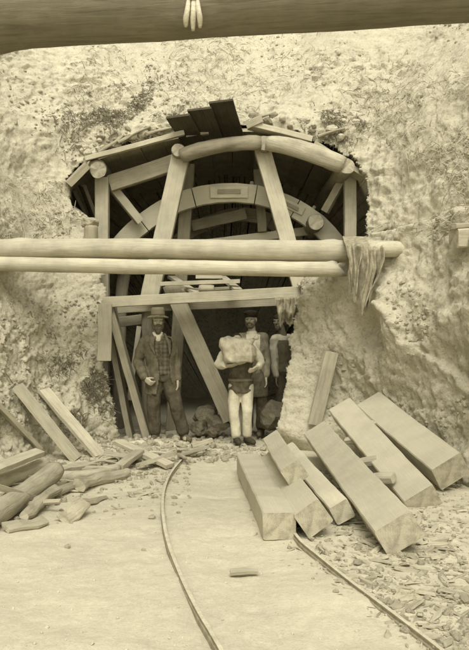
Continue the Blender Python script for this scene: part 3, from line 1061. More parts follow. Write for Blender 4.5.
# crown bars running into the tunnel (round butts towards us)
log('crown_bar', [W(98, 170, 11.02), W(101, 171, 11.6) , W(98, 170, 11.02) + Vector((0.03, 3.2, -0.02))], [0.125, 0.12, 0.11], 'log_dark', 'end', 'round log butt on the short left post of the portal', lump=0.10)
log('crown_bar', [W(347, 166, 10.78), W(347, 166, 10.78) + Vector((-0.02, 3.3, 0.0))], [0.118, 0.11], 'log_dark', 'end_mid', 'round log butt on the short right post of the portal', lump=0.12)
log('crown_bar', [W(178, 150, 11.0), W(178, 150, 11.0) + Vector((0.02, 3.2, 0.03))], [0.10, 0.10], 'log_dark', 'end', 'round log butt above the left leaning post, under the dark boards', lump=0.16)
log('crown_bar', [W(265, 143, 10.98), W(265, 143, 10.98) + Vector((-0.02, 3.2, 0.03))], [0.112, 0.10], 'log_dark', 'end_mid', 'round log butt above the right leaning post', lump=0.16)
# bent roof timbers between them
beam('roof_beam', W(110, 184, 11.42), W(181, 160, 11.42), 0.14, 0.23, 'wood_mid', 'end_mid', 0.0, 'flat roof beam sloping from left log butt up to the left leaning post', 'beam')
log('bent_log', [W(181, 156, 11.02), W(200, 150, 10.98), W(230, 144, 10.96), W(261, 143, 10.98)], [0.10, 0.105, 0.10, 0.095], 'log_dark', 'end_mid', 'bent round log spanning between the two leaning posts', lump=0.17, knots=8)
log('bent_log', [W(266, 143, 10.9), W(290, 147, 10.86), W(320, 156, 10.84), W(344, 165, 10.8)], [0.105, 0.12, 0.125, 0.115], 'log', 'end', 'bent pale log arching down to the right log butt', lump=0.17, knots=9)
# posts
beam('portal_post', W(102, 178, 11.36), W(102, 445, 11.36), 0.19, 0.16, 'wood', 'end', 0, 'short upright sawn post at the left edge of the portal', 'post')
beam('portal_post', W(350, 174, 11.36), W(349, 440, 11.36), 0.17, 0.16, 'wood', 'end', 0, 'short upright sawn post at the right edge of the portal', 'post')
beam('raking_post', W(180, 158, 11.22), W(150, 299, 11.1), 0.25, 0.18, 'wood', 'end', 0, 'wide sawn post leaning outward on the left side of the arch', 'post')
beam('raking_post', W(262, 150, 11.22), W(303, 296, 11.05), 0.225, 0.17, 'wood', 'end', 0, 'sawn post leaning outward on the right side of the arch', 'post')
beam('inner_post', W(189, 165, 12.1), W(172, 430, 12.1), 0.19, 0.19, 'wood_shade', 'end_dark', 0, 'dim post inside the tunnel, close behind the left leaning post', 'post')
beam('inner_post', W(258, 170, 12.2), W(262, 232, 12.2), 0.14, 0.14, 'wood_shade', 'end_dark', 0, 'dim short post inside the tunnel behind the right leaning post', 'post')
beam('brace', W(111, 186, 11.5), W(140, 222, 11.62), 0.125, 0.12, 'wood', 'end', 0, 'short diagonal brace beside the left portal post', 'brace')
beam('brace', W(344, 178, 11.5), W(325, 212, 11.62), 0.10, 0.11, 'wood_mid', 'end', 0, 'short diagonal brace beside the right portal post', 'brace')

# centring ribs
def rib(name, pts, hs, Y, dep, mat, label, plates=(), bolts=(), seams=()):
    o0 = W(*pts[0], Y)
    root = empty(name, o0, label, 'arch rib')
    n = 72
    P = [W(x, y, Y) for x, y in pts]
    def at(u):
        k = u * (len(P) - 1); i = min(len(P) - 2, int(k)); t = k - i
        a = P[max(0, i - 1)]; b_ = P[i]; c = P[i + 1]; d = P[min(len(P) - 1, i + 2)]
        return 0.5 * (2 * b_ + (c - a) * t + (2 * a - 5 * b_ + 4 * c - d) * t * t + (3 * b_ - a - 3 * c + d) * t ** 3)
    cuts = [0.0] + list(seams) + [1.0]
    for s0, s1 in zip(cuts, cuts[1:]):
        m = max(4, int(n * (s1 - s0)))
        V, Fc = [], []
        gap = 0.002
        c0 = at((s0 + s1) / 2)
        for k in range(m + 1):
            u = s0 + gap + (s1 - s0 - 2 * gap) * k / m
            p = at(u); tg = (at(min(1, u + 0.004)) - at(max(0, u - 0.004))).normalized()
            nr = Vector((-tg.z, 0, tg.x))
            h = hs
            # straight sawn soffit in each plank, curved back
            for dn, dy in ((0, -dep / 2), (0, dep / 2), (-h, dep / 2), (-h, -dep / 2)):
                V.append(p + nr * (dn + 0.006 * N((u * 30, dn, 3))) + Vector((0, dy, 0)) - c0)
        for k in range(m):
            for j in range(4):
                a, b_ = k * 4 + j, k * 4 + (j + 1) % 4
                Fc.append((a, b_, b_ + 4, a + 4))
        Fc.append((3, 2, 1, 0)); Fc.append((m * 4, m * 4 + 1, m * 4 + 2, m * 4 + 3))
        me = mesh('rib_plank', V, Fc)
        bm = bmesh.new(); bm.from_mesh(me); bmesh.ops.recalc_face_normals(bm, faces=bm.faces); bm.to_mesh(me); bm.free()
        link('rib_plank', me, [M[mat]], root, c0)
    for (u, du, hh) in plates:
        p = at(u); tg = (at(u + 0.01) - at(u - 0.01)).normalized(); nr = Vector((-tg.z, 0, tg.x))
        c = p - nr * hs * 0.5 + Vector((0, -dep / 2 - 0.022, 0))
        pl = beam('joint_plate', c - tg * du, c + tg * du, 0.036, hh, 'cloth_plate', 'cloth_plate', 0, parent=root)
        c2 = c + Vector((0, -0.022, 0))
        k = beam('plate_inlay', c2 - tg * du * 0.62, c2 + tg * du * 0.62, 0.02, hh * 0.42, 'wood_mid', 'end_mid', 0, parent=root)
    for u in bolts:
        p = at(u); tg = (at(min(1, u + 0.01)) - at(u - 0.01)).normalized(); nr = Vector((-tg.z, 0, tg.x))
        log('bolt', [p - nr * 0.01, p + nr * 0.055], [0.032, 0.028], 'iron', 'iron', parent=root, lump=0.02, seg=10, knots=0)
    return root


M['cloth_plate'] = wood_mat('pale_plate', 0.60, 0.1)
rib('centring_rib', [(108, 246), (124, 228), (142, 213), (162, 200), (187, 190), (212, 185), (236, 184), (262, 187), (287, 195), (308, 206), (328, 221), (346, 242)], 0.28, 11.85, 0.13, 'baulk',
    'broad curved plank rib spanning the portal with two pale plates', ((0.52, 0.28, 0.17), (0.755, 0.22, 0.12)), (0.60, 0.70, 0.84), (0.16, 0.38, 0.62, 0.78))
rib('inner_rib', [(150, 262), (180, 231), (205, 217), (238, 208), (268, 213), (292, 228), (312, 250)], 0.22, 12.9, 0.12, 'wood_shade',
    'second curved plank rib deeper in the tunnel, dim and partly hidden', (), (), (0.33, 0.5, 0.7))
beam('inner_tie', W(196, 245, 12.25), W(308, 231, 12.25), 0.10, 0.125, 'baulk', 'end', 0, 'pale tie plank just above the round poles, under the ribs', 'plank')
beam('inner_plank', W(192, 226, 12.6), W(246, 214, 12.6), 0.05, 0.17, 'wood_mid', 'end', 0, 'dull plank rising to the right under the inner rib', 'plank')
log('strut_log', [W(316, 222, 11.42), W(316, 222, 11.42) + Vector((0.03, 1.3, 0.02))], [0.122, 0.12], 'log_dark', 'end_mid', 'pale round log butt against the right half of the plank rib', lump=0.10)

# lagging boards over the crown bars, front ends showing
roof_px = [(66, 196), (70, 181), (80, 168), (95, 159), (117, 152), (140, 146), (163, 140), (186, 135), (209, 132), (232, 130), (255, 130), (278, 134), (301, 140), (322, 148), (342, 158), (358, 170), (367, 186)]
for k in range(len(roof_px) - 1):
    (xa, ya), (xb, yb) = roof_px[k], roof_px[k + 1]
    yf = 11.16 + random.uniform(-0.06, 0.08) + (0.14 if k in (8, 9) else 0)
    a, b = W(xa, ya, yf), W(xb, yb, yf)
    c = (a + b) / 2
    ang = math.atan2(b.z - a.z, b.x - a.x)
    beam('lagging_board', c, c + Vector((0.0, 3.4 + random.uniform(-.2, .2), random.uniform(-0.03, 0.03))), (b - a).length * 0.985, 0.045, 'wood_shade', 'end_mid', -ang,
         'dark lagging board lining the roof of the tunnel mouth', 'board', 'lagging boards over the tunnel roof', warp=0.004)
beam('edge_plank', W(86, 159, 11.0), W(184, 133, 11.05), 0.16, 0.065, 'wood', 'end', 0.1, 'long thin pale plank edging the roof on the left', 'plank')
beam('edge_plank', W(248, 125, 11.05), W(312, 141, 11.0), 0.20, 0.08, 'wood', 'end', -0.1, 'pale plank edging the roof right of the dark boards', 'plank')
beam('edge_plank', W(313, 145, 11.1), W(364, 178, 11.1), 0.20, 0.075, 'wood_mid', 'end_mid', -0.2, 'short plank edging the roof at the upper right corner', 'plank')
beam('side_board', W(68, 184, 11.0), W(87, 165, 11.02), 0.24, 0.10, 'wood_mid', 'end', 0.3, 'pale short board end at the upper left corner of the opening', 'board')
beam('side_board', W(82, 185, 11.3), W(96, 222, 11.5), 0.30, 0.05, 'wood_dark', 'end_dark', 0.5, 'dark side board standing behind the left log butt', 'board')
beam('side_board', W(72, 190, 11.4), W(84, 214, 11.55), 0.22, 0.05, 'wood_dark', 'end_dark', 0.4, 'outermost dark side board left of the left log butt', 'board')
beam('wedge_block', W(247, 126, 11.0), W(262, 119, 10.95), 0.12, 0.09, 'wood', 'end', 0.2, 'small pale wedge block beside the three dark boards', 'block')

# three boards jutting out above the roof
for (tx, ty, tw, bx, by, lab) in ((178, 116, 0.33, 196, 147, 'lowest and leftmost of three dark boards jutting from the roof'),
                                  (199, 109, 0.33, 214, 145, 'middle one of three dark boards jutting from the roof'),
                                  (221, 101, 0.33, 234, 141, 'highest and rightmost of three dark boards jutting from the roof')):
    k = {178: 0, 199: 1, 221: 2}[tx]
    beam('roof_board', W(bx, by, 11.5), W(tx, ty, 10.62 - 0.035 * k), tw, 0.035, 'wood_dark', 'wood_dark', 0.08, lab, 'board', 'boards jutting above the tunnel mouth', warp=0.003, ch=0.004)

# level of the men
beam('crossbeam', W(103, 302, 10.86), W(301, 292, 10.86), 0.13, 0.145, 'wood', 'end', 0.0, 'front crossbeam just above the men\'s heads', 'beam')
beam('crossbeam', W(118, 309, 11.5), W(290, 301, 11.5), 0.15, 0.12, 'wood_mid', 'end_mid', 0.0, 'rear crossbeam showing right below the front one', 'beam')
beam('diagonal_brace', W(170, 284, 11.22), W(231, 420, 11.22), 0.09, 0.235, 'wood_mid', 'end', 0.0, 'wide diagonal plank between the hatted man and the sack carrier', 'plank')
beam('leaning_plank', W(110, 304, 10.98), W(147, 436, 10.98), 0.10, 0.24, 'wood_mid', 'end', 0.0, 'pale edged plank leaning inward beside the hatted man', 'plank')
beam('leaning_plank', W(106, 306, 11.2), W(132, 440, 11.2), 0.08, 0.28, 'wood_shade', 'end_mid', 0.0, 'duller plank leaning inward close to the left bank', 'plank')
log('inner_log', [W(133, 236, 12.3), W(121, 300, 12.3), W(118, 435, 12.3)], [0.09, 0.1, 0.1], 'log_dark', 'end_dark', 'dim round upright log behind the two leaning planks', 'log')
beam('side_rail', W(108, 323, 11.8), W(150, 318, 11.8), 0.09, 0.15, 'wood_shade', 'end_dark', 0, 'short dim horizontal plank left of the hat', 'plank')
beam('thin_batten', W(139, 326, 11.6), W(130, 400, 11.6), 0.07, 0.05, 'wood', 'end', 0, 'thin pale batten left of the hatted man\'s shoulder', 'batten')
log('inner_log', [W(149, 296, 11.6), W(149, 430, 11.6)], [0.105, 0.11], 'log_dark', 'end_dark', 'upright round log right behind the hatted man', 'log', lump=0.08)
beam('scaffold_stick', W(160, 284, 11.05), W(240, 281, 11.05), 0.05, 0.055, 'wood', 'end', 0, 'upper thin batten lying on the crossbeam below the poles', 'batten')
beam('scaffold_stick', W(165, 291, 11.2), W(236, 288, 11.2), 0.05, 0.045, 'wood', 'end', 0, 'lower thin batten lying close on the crossbeam', 'batten')
beam('scaffold_plank', W(171, 277, 11.6), W(198, 294, 11.0), 0.12, 0.04, 'wood', 'end', 0, 'short plank end sloping to the left on the battens', 'plank')
beam('scaffold_plank', W(196, 277, 11.4), W(222, 277, 11.4), 0.10, 0.05, 'wood', 'end', 0, 'short level plank under the lower round pole', 'plank')
beam('scaffold_plank', W(222, 277, 11.6), W(238, 290, 11.0), 0.12, 0.04, 'wood', 'end', 0, 'short plank end sloping to the right on the battens', 'plank')
log('hung_bucket_log', [W(199, 289, 11.02), W(214, 289, 11.02)], [0.06, 0.06], 'log_dark', 'end_dark', 'small dark billet tucked under the battens', 'billet')

# the two round poles
log('round_pole', [W(-75, 250.5, 9.72), W(100, 248.5, 9.72), W(250, 250.5, 9.74), W(348, 251.5, 9.74)], [0.125, 0.125, 0.132, 0.135], 'pole', 'end', 'upper and thicker of two pale round poles across the cutting', 'pole', lump=0.05, knots=9, seg=24)
log('round_pole', [W(-75, 262, 9.62), W(100, 266, 9.62), W(250, 268.5, 9.62), W(341, 269.5, 9.62)], [0.088, 0.09, 0.092, 0.094], 'pole', 'end_mid', 'lower and thinner of two pale round poles across the cutting', 'pole', lump=0.06, knots=8, seg=24, cut1=-0.9)
ye = hit(396, 249).y
log('round_pole', [W(350, 249, 9.72), W(372, 249, min(9.7, ye)), W(398, 249, ye - 0.03), W(424, 248, ye + 0.45)], [0.10, 0.10, 0.095, 0.085], 'pole', 'end', 'pole end beyond the hanging cloth, running into the right bank', 'pole', lump=0.06)
# stub tied on the upper pole
log('stub_post', [W(91, 244, 9.98), W(91, 226, 9.98)], [0.088, 0.085], 'log_dark', 'end', 'short dark stub standing on the upper pole at left', 'stub', lump=0.15, seg=12, fine=0.03)
rock('loose_stone', W(90, 223, 10.02), 0.13, 'rubble', 'pale stone on top of the short dark stub', None, 0.6)
b0 = hit(463, 244, 0.12)
bx = empty('stone_block', b0, 'square pale block with dark side at the right edge of the bank', 'block')
beam('block', b0 + Vector((-0.1, 0, 0.06)), b0 + Vector((0.16, 0.05, 0.07)), 0.22, 0.2, 'chip', 'end_mid', 0.1, parent=bx, ch=0.02, wear=0.02)
beam('block_cap', b0 + Vector((-0.12, -0.02, 0.18)), b0 + Vector((0.1, 0.02, 0.2)), 0.2, 0.06, 'wood_mid', 'end', 0.1, parent=bx, ch=0.012, wear=0.012)

# big pole at the top, close to us
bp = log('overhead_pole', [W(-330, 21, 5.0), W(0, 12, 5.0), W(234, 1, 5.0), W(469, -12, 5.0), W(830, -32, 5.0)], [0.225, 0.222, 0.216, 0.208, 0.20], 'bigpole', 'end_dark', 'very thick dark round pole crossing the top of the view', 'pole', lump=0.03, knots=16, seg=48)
rp = empty('rope_end', W(193, 8, 4.78), 'pale rope end with three hanging strands on the thick overhead pole', 'rope')
c0 = W(195, 7, 5.0)
ring = [c0 + Vector((0.008 * math.sin(a * 2), -0.232 * math.cos(a), 0.232 * math.sin(a))) for a in [R(x) for x in range(-10, 200, 12)]]
log('loop', ring, [0.018] * len(ring), 'rope', 'rope', parent=rp, lump=0.15, knots=0, seg=10, fine=0.02)
for (x0, x1, y1) in ((189, 186, 27), (193.5, 193, 31), (197, 200, 28)):
    s_ = [W(x0, -3, 4.84), W((x0 + x1) / 2, 9, 4.735), W(x1, 19, 4.735), W(x1, y1, 4.76)]
    log('strand', s_, [0.013, 0.016, 0.018, 0.010], 'rope', 'rope', parent=rp, lump=0.12, knots=0, seg=10, fine=0.02)

# hanging cloth over the poles on the right, and the small one over the man by the bank
def drape(name, rows, mat, label, seed, nu=40, nv=44, fold=0.05, ragged=0.12, nf=3.0):
    """rows: [(left point, right point)] down the cloth; folds deepen downwards"""
    V, Fc = [], []
    o0 = Vector(rows[0][0])
    m = len(rows) - 1
    for j in range(nv + 1):
        t = j / nv * m; i = min(m - 1, int(t)); f = t - i
        a = Vector(rows[i][0]).lerp(Vector(rows[i + 1][0]), f); b_ = Vector(rows[i][1]).lerp(Vector(rows[i + 1][1]), f)
        g_ = j / nv
        for k in range(nu + 1):
            u = k / nu
            p = a.lerp(b_, u)
            ph = math.sin((u * nf + 0.25 * math.sin(g_ * 3 + seed)) * 2 * math.pi + seed)
            ph = 0.6 * ph + 0.5 * math.sin((u * nf * 2.3 + g_ * 0.6) * 2 * math.pi + seed * 2) + 1.3 * N((u * 5.5 + g_ * 1.2, g_ * 2.2, seed)) + 0.5 * N((u * 14, g_ * 5, seed + 1))
            amp = fold * sstep(0.05, 0.6, g_)
            p = p + Vector((0.012 * N((u * 6, g_ * 6, seed)), -amp * ph + 0.02 * N((u * 5, g_ * 5, seed + 3)), 0))
            if g_ > 0.3:
                p.z -= ragged * (g_ - 0.3) * (1.1 * N((u * 5.5, 1, seed)) + 0.5 * N((u * 17, 4, seed)))
            V.append(p - o0)
    for j in range(nv):
        for k in range(nu):
            a = j * (nu + 1) + k
            Fc.append((a, a + nu + 1, a + nu + 2, a + 1))
    o = link(name, mesh(name, V, Fc), [M[mat]], None, o0, None, True)
    so = o.modifiers.new('thickness', 'SOLIDIFY'); so.thickness = 0.008
    tag(o, label, 'cloth')
    return o


yc = min(9.66, ye)
def on_bank(px, py, front=0.12, most=9.7):
    return W(px, py, min(most, yc - front, hit(px, py).y - 0.05))
drape('hanging_cloth', [(W(343, 242, 10.05), W(379, 239, yc + 0.12)), (W(343, 236, 9.70), W(381, 237, yc - 0.02)), (on_bank(346, 247, .19, 9.54), on_bank(383, 249, .17)), (on_bank(348, 262, .20, 9.5), on_bank(383, 265, .18)), (on_bank(348, 278, .20, 9.45), on_bank(379, 282, .18)), (on_bank(350, 294, .20, 9.4), on_bank(370, 302, .18))],
      'cloth', 'ragged pale sacking cloth hanging over the pole ends on the right bank', 1.3, 80, 90, 0.06, 0.34, 1.9)
drape('canopy_cloth', [(W(275, 295, 11.1), W(304, 293, 11.0)), (W(275, 299, 10.76), W(304, 297, 10.7)), (W(277, 310, 10.74), W(304, 314, 10.7)), (W(279, 321, 10.8), W(301, 329, 10.8))],
      'cloth', 'small pale cloth hung from the crossbeam above the man by the bank', 4.0, 46, 40, 0.045, 0.16, 2.4)

# planks on the left bank
h = hit(95, 335)
beam('bank_board', W(105, 304, h.y - 0.10), W(104, 361, h.y - 0.16), 0.185, 0.05, 'chip', 'end', 0.0, 'upright pale board set against the edge of the left bank', 'board')
def lean(name, b, t, w, th, mat, label, roll=0.0, lift=0.09, cat='plank'):
    p0, p1 = hit(*b, lift * 0.3), hit(*t, lift)
    return beam(name, p0, p1, w, th, mat, 'end', roll, label, cat)
lean('bank_plank', (77, 459), (17, 386), 0.23, 0.055, 'chip', 'wide pale plank leaning on the left bank, nearest the frame edge', -0.2, 0.12)
lean('bank_plank', (100, 456), (44, 390), 0.17, 0.05, 'chip', 'narrower pale plank leaning on the left bank, right of the wide one', -0.2, 0.10)
lean('bank_plank', (38, 448), (-12, 396), 0.15, 0.05, 'chip', 'half buried plank leaning on the left bank behind the log pile', -0.2, 0.06)
b = hit(102, 436)
beam('short_post', b + Vector((0, 0.05, -0.08)), b + Vector((-0.02, 0.10, 0.30)), 0.19, 0.09, 'chip', 'end', 0.4, 'short split board standing up at the foot of the left bank', 'board')
lean('bank_stake', (314, 424), (332, 352), 0.17, 0.06, 'chip', 'split plank leaning upright on the right bank behind the baulks', 0.2, 0.16)

# logs at lower left
log('felled_log', [gnd(-25, 527, 0.10), gnd(30, 490, 0.13), gnd(56, 470, 0.20)], [0.10, 0.10, 0.095], 'log', 'end', 'thick pale log with round butt lying at the left edge', 'log', lump=0.12, knots=8)
log('felled_log', [gnd(-20, 487, 0.08), gnd(20, 474, 0.10), gnd(47, 463, 0.16)], [0.085, 0.08, 0.07], 'log', 'end', 'thin pale log lying behind the thick log', 'log', lump=0.08)
beam('rough_slab', gnd(-6, 486, 0.30), gnd(40, 500, 0.06), 0.09, 0.05, 'chip', 'end', 0.2, 'narrow slab lying across the thick log', 'slab')
log('rough_slab', [gnd(56, 477, 0.08), gnd(84, 476, 0.07), gnd(119, 468, 0.07)], [0.065, 0.06, 0.04], 'log', 'end', 'long thin split pole on the ground right of the thick log', 'pole', lump=0.15)
beam('split_billet', gnd(80, 487, 0.06), gnd(126, 472, 0.06), 0.13, 0.10, 'log', 'end', 0.5, 'stubby split billet on the ground right of the long thin pole', 'billet', wear=0.03, ch=0.03, warp=0.03, taper=0.7)
beam('bark_slab', gnd(60, 519, 0.03), gnd(84, 504, 0.07), 0.13, 0.045, 'chip_dirty', 'end', 0.5, 'crooked bark slab alone on the ground in front of the log pile', 'slab', wear=0.035, ch=0.015, warp=0.03)
beam('bark_slab', gnd(83, 504, 0.05), gnd(104, 495, 0.02), 0.10, 0.04, 'chip_dirty', 'end', 0.4, 'smaller bark slab touching the far end of the crooked one', 'slab', wear=0.035, ch=0.015, warp=0.03, taper=0.5)
beam('bark_slab', gnd(22, 516, 0.06), gnd(60, 490, 0.09), 0.10, 0.06, 'chip_dirty', 'end', 0.5, 'rough bark slab leaning along the thick log', 'slab', wear=0.03, ch=0.015, warp=0.03)
beam('bark_slab', gnd(6, 530, 0.03), gnd(44, 520, 0.04), 0.12, 0.04, 'chip_dirty', 'end', 0.2, 'low bark slab in front of the thick log near the frame edge', 'slab', wear=0.03, ch=0.012, warp=0.03)
beam('split_billet', gnd(56, 494, 0.05), gnd(80, 483, 0.05), 0.09, 0.06, 'chip_dirty', 'end', 0.4, 'short split billet between the thick log and the stubby one', 'billet', wear=0.025, ch=0.015, warp=0.02)
rs = random.Random(77)
for k in range(34):
    px, py = (rs.uniform(-10, 120), rs.uniform(458, 512)) if k < 22 else (rs.uniform(100, 205), rs.uniform(444, 464))
    if px > 60 and py > 494: py -= 25
    c = gnd(px, py, rs.uniform(0.02, 0.07)); L = rs.uniform(0.18, 0.75) if k < 22 else rs.uniform(0.15, 0.4); a = rs.gauss(0.5, 0.7)
    dv = Vector((math.cos(a), math.sin(a), rs.gauss(0, 0.06))) * L / 2
    w_ = rs.uniform(0.025, 0.06)
    beam('splintered_stick', c - dv, c + dv, w_, w_ * rs.uniform(0.4, 0.9), 'chip' if rs.random() < .6 else 'chip_dirty', 'end', rs.uniform(-.7, .7),
         'thin splintered stick in the heap at the foot of the left bank' if k < 22 else 'short splintered stick among the stones at the men\'s feet', 'stick',
         'splintered sticks by the left bank' if k < 22 else 'splintered sticks at the tunnel mouth', wear=0.012, ch=0.006, warp=0.02, taper=rs.uniform(0.4, 0.9))
beam('rough_plank', gnd(52, 471, 0.10), gnd(92, 464, 0.06), 0.15, 0.04, 'chip', 'end', 0.1, 'flat plank on the ground at the foot of the two leaning planks', 'plank', wear=0.01)
beam('rough_plank', gnd(-8, 470, 0.24), gnd(40, 452, 0.30), 0.12, 0.05, 'chip', 'end', 0.3, 'plank lying on top of the thin log', 'plank', wear=0.01)

# planks and offcuts at the men's feet
for (a, b_, w, th, lab) in (
        ((104, 447, .12), (152, 452, .06), .14, .045, 'pale plank lying flat at the hatted man\'s feet'),
        ((118, 436, .20), (170, 460, .03), .12, .05, 'pale plank sloping down in front of the hatted man'),
        ((140, 459, .05), (172, 448, .10), .13, .04, 'short plank crossing the others before the hatted man'),
        ((118, 461, .05), (140, 445, .15), .12, .05, 'stubby board tilted among stones by the left bank'),
        ((180, 449, .06), (206, 441, .10), .10, .04, 'short board near the end of the curved rail'),
        ((192, 440, .10), (212, 434, .16), .06, .05, 'dull stick leaning on stones between hatted man and sack carrier')):
    beam('offcut_board', gnd(a[0], a[1] + 6, a[2]), gnd(b_[0], b_[1] + 6, b_[2]), w, th, 'chip', 'end', random.uniform(-.3, .3), lab, 'board', wear=0.008)

# rocks inside the mouth
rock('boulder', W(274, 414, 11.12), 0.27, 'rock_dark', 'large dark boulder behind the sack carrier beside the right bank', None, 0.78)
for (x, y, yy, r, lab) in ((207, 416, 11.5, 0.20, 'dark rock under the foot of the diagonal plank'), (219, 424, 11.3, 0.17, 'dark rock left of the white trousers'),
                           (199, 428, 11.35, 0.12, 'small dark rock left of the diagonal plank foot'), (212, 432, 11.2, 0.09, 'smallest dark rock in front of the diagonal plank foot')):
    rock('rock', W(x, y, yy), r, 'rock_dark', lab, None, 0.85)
for i in range(26):
    px = random.uniform(104, 212); py = random.uniform(436, 461)
    if 160 < px and py > 452: py -= 12
    p = gnd(px, py + 4, 0.0); p.z = ground_z(p.x, p.y) + 0.03
    rock('loose_stone', p, random.uniform(0.035, 0.085), 'rubble', 'small pale broken stone in the litter at the tunnel mouth', 'stones at the tunnel mouth', 0.7, 'stone', 2)
# stones on the roof edge
for (x, y, r) in ((192, 141, .1), (255, 117, .12), (268, 122, .13), (274, 116, .09), (121, 140, .10), (132, 136, .11), (143, 133, .12), (155, 128, .09), (148, 127, .07), (168, 127, .08), (108, 146, .09),
                  (322, 134, .09), (333, 130, .13), (340, 137, .10), (312, 131, .07), (88, 153, .1), (160, 133, .06), (128, 129, .06), (100, 140, .07), (283, 120, .08), (290, 127, .06)):
    h = hit(x, y)
    yy = min(h.y, 11.9)
    rock('roof_stone', W(x, y, yy - 0.02), r * 0.8, 'bank' if random.random() < .6 else 'bank_dark', 'rough stone lying on the earth along the roof edge of the portal', 'stones along the roof edge', 0.75, 'stone', 2)

for i in range(34):
    t = random.random()
    x, y = 76 + 106 * t, 156 - 28 * t - abs(random.gauss(0, 7))
    if i >= 24: x = random.uniform(250, 350); y = 118 + 0.0022 * (x - 262) ** 2 + random.uniform(-4, 6)
    h = hit(x, y); yy = min(h.y, 11.9)
    rock('roof_stone', W(x, y, yy - 0.02), random.uniform(0.02, 0.085), 'bank' if random.random() < .6 else 'bank_dark', 'rough stone lying on the earth along the roof edge of the portal', 'stones along the roof edge', random.uniform(.5, .9), 'stone', 2)

for (a, b_, wd, lab) in (((118, 143), (150, 127), .09, 'splintered lath lying in the rubble above the left roof edge, pointing up to the right'), ((128, 146), (171, 129), .07, 'long splintered lath lying just above the left roof edge'),
                        ((146, 134), (184, 124), .08, 'splintered lath beside the leftmost dark board'), ((98, 152), (124, 134), .08, 'short splintered lath above the left log butt'),
                        ((252, 121), (276, 113), .07, 'splintered lath stuck out of the earth right of the dark boards'), ((318, 137), (345, 128), .07, 'splintered lath in the clods above the upper right corner')):
    pa, pb = hit(*a), hit(*b_)
    pa.y = min(pa.y, 11.5) - 0.10; pb.y = min(pb.y, 11.9) - 0.06
    beam('broken_lath', W(a[0], a[1], pa.y), W(b_[0], b_[1], pb.y), wd, 0.035, 'wood_mid', 'end_mid', random.uniform(-.6, .6), lab, 'lath', wear=0.02, ch=0.01, warp=0.02, taper=0.6)

# squared baulks lower right
def baulk(f, r, w, hgt, roll, label):
    return beam('squared_baulk', f, r, w, hgt, 'baulk', 'end_mid', roll, label, 'baulk', 'squared timber baulks lying at the right', wear=0.006, ch=0.011, warp=0.008)
baulk(Vector((0.33, 5.88, 0.09)), Vector((0.155, 8.55, 0.10)), 0.25, 0.20, 0.0, 'leftmost squared baulk, lying flat with its end towards us')
baulk(Vector((0.585, 5.86, 0.15)), Vector((0.40, 8.3, 0.16)), 0.225, 0.21, -0.62, 'tilted baulk lying right against the leftmost one')
baulk(Vector((0.51, 6.66, 0.335)), Vector((0.43, 8.5, 0.35)), 0.185, 0.175, -0.60, 'short baulk lying on top of the two leftmost ones')
baulk(Vector((0.86, 6.22, 0.12)), Vector((0.62, 8.9, 0.17)), 0.165, 0.155, -0.50, 'narrow baulk with a dark end, wedged under the longest one')
baulk(Vector((1.155, 5.46, 0.15)), Vector((0.985, 9.3, 0.30)), 0.295, 0.21, -0.55, 'longest baulk, in the middle, its lower end nearest the camera')
baulk(Vector((1.66, 6.95, 0.03)), Vector((1.32, 9.5, 0.57)), 0.30, 0.2, -0.55, 'baulk with its lower end buried in litter beside the highest one')
baulk(Vector((2.08, 7.55, 0.19)), Vector((1.66, 9.45, 0.62)), 0.33, 0.25, -0.55, 'rightmost and highest baulk, resting along the right bank')

for (px, py, Y, L, a, lab) in ((355, 440, 8.6, .30, .5, 'small billet wedged high between longest baulk and its right neighbour'), (368, 462, 7.9, .26, .2, 'small billet wedged midway between longest baulk and its right neighbour'),
                               (383, 478, 7.3, .34, .8, 'small billet wedged low between longest baulk and its right neighbour'), (372, 424, 8.9, .26, .6, 'small billet wedged under the highest baulk near its upper end'),
                               (322, 440, 8.8, .28, 1.2, 'small billet behind the upper end of the longest baulk')):
    c = W(px, py, Y)
    c.z = max(c.z, 0.06)
    dv = Vector((math.cos(a) * L / 2, -math.sin(a) * L / 2, 0.03))
    beam('billet', c - dv * 0.7, c + dv * 0.7, 0.09, 0.07, 'chip', 'end', 0.4, lab, 'billet', wear=0.015, ch=0.012)

# rails
def rail(pxs, label, h_, w_):
    P = [gnd(x, y) for x, y in pxs]
    pts = []
    for i in range(len(P) - 1):
        a = P[max(0, i - 1)]; b_ = P[i]; c = P[i + 1]; d = P[min(len(P) - 1, i + 2)]
        for k in range(8):
            t = k / 8
            p = 0.5 * (2 * b_ + (c - a) * t + (2 * a - 5 * b_ + 4 * c - d) * t * t + (3 * b_ - a - 3 * c + d) * t ** 3)
            p.z = 0.006 + 0.008 * N((p.y * 0.5, 0, 1)); pts.append(p)
    wf, wh, ww = w_ * 0.6, w_ * 0.5, w_ * 0.3
    prof = [(-wf, -0.03), (wf, -0.03), (wf, 0.0), (ww, 0.006), (ww, h_ * 0.6), (wh, h_ * 0.7), (wh, h_ * 0.94), (wh * 0.7, h_), (-wh * 0.7, h_), (-wh, h_ * 0.94), (-wh, h_ * 0.7), (-ww, h_ * 0.6), (-ww, 0.006), (-wf, 0.0)]
    o = sweep('rail', pts, prof, [M['iron'], M['rail']])
    o.data.polygons.foreach_set('material_index', [1 if (k % 14) in (6, 7, 8) else 0 for k in range(len(o.data.polygons))])
    tag(o, label, 'rail')
    return o
rail([(208, 446), (196, 452), (183, 461), (172, 474), (165, 489), (162.5, 507), (164, 527), (169, 549), (178, 573), (189, 598), (201, 621), (214, 643), (240, 690), (280, 770), (360, 940)], 'curved light rail running from the tunnel mouth towards us', 0.030, 0.025)
rail([(288, 527), (300, 544), (320, 561), (348, 584), (378, 607), (408, 630), (440, 655), (520, 720), (640, 830)], 'straight light rail at lower right, half buried in wood chips', 0.032, 0.024)

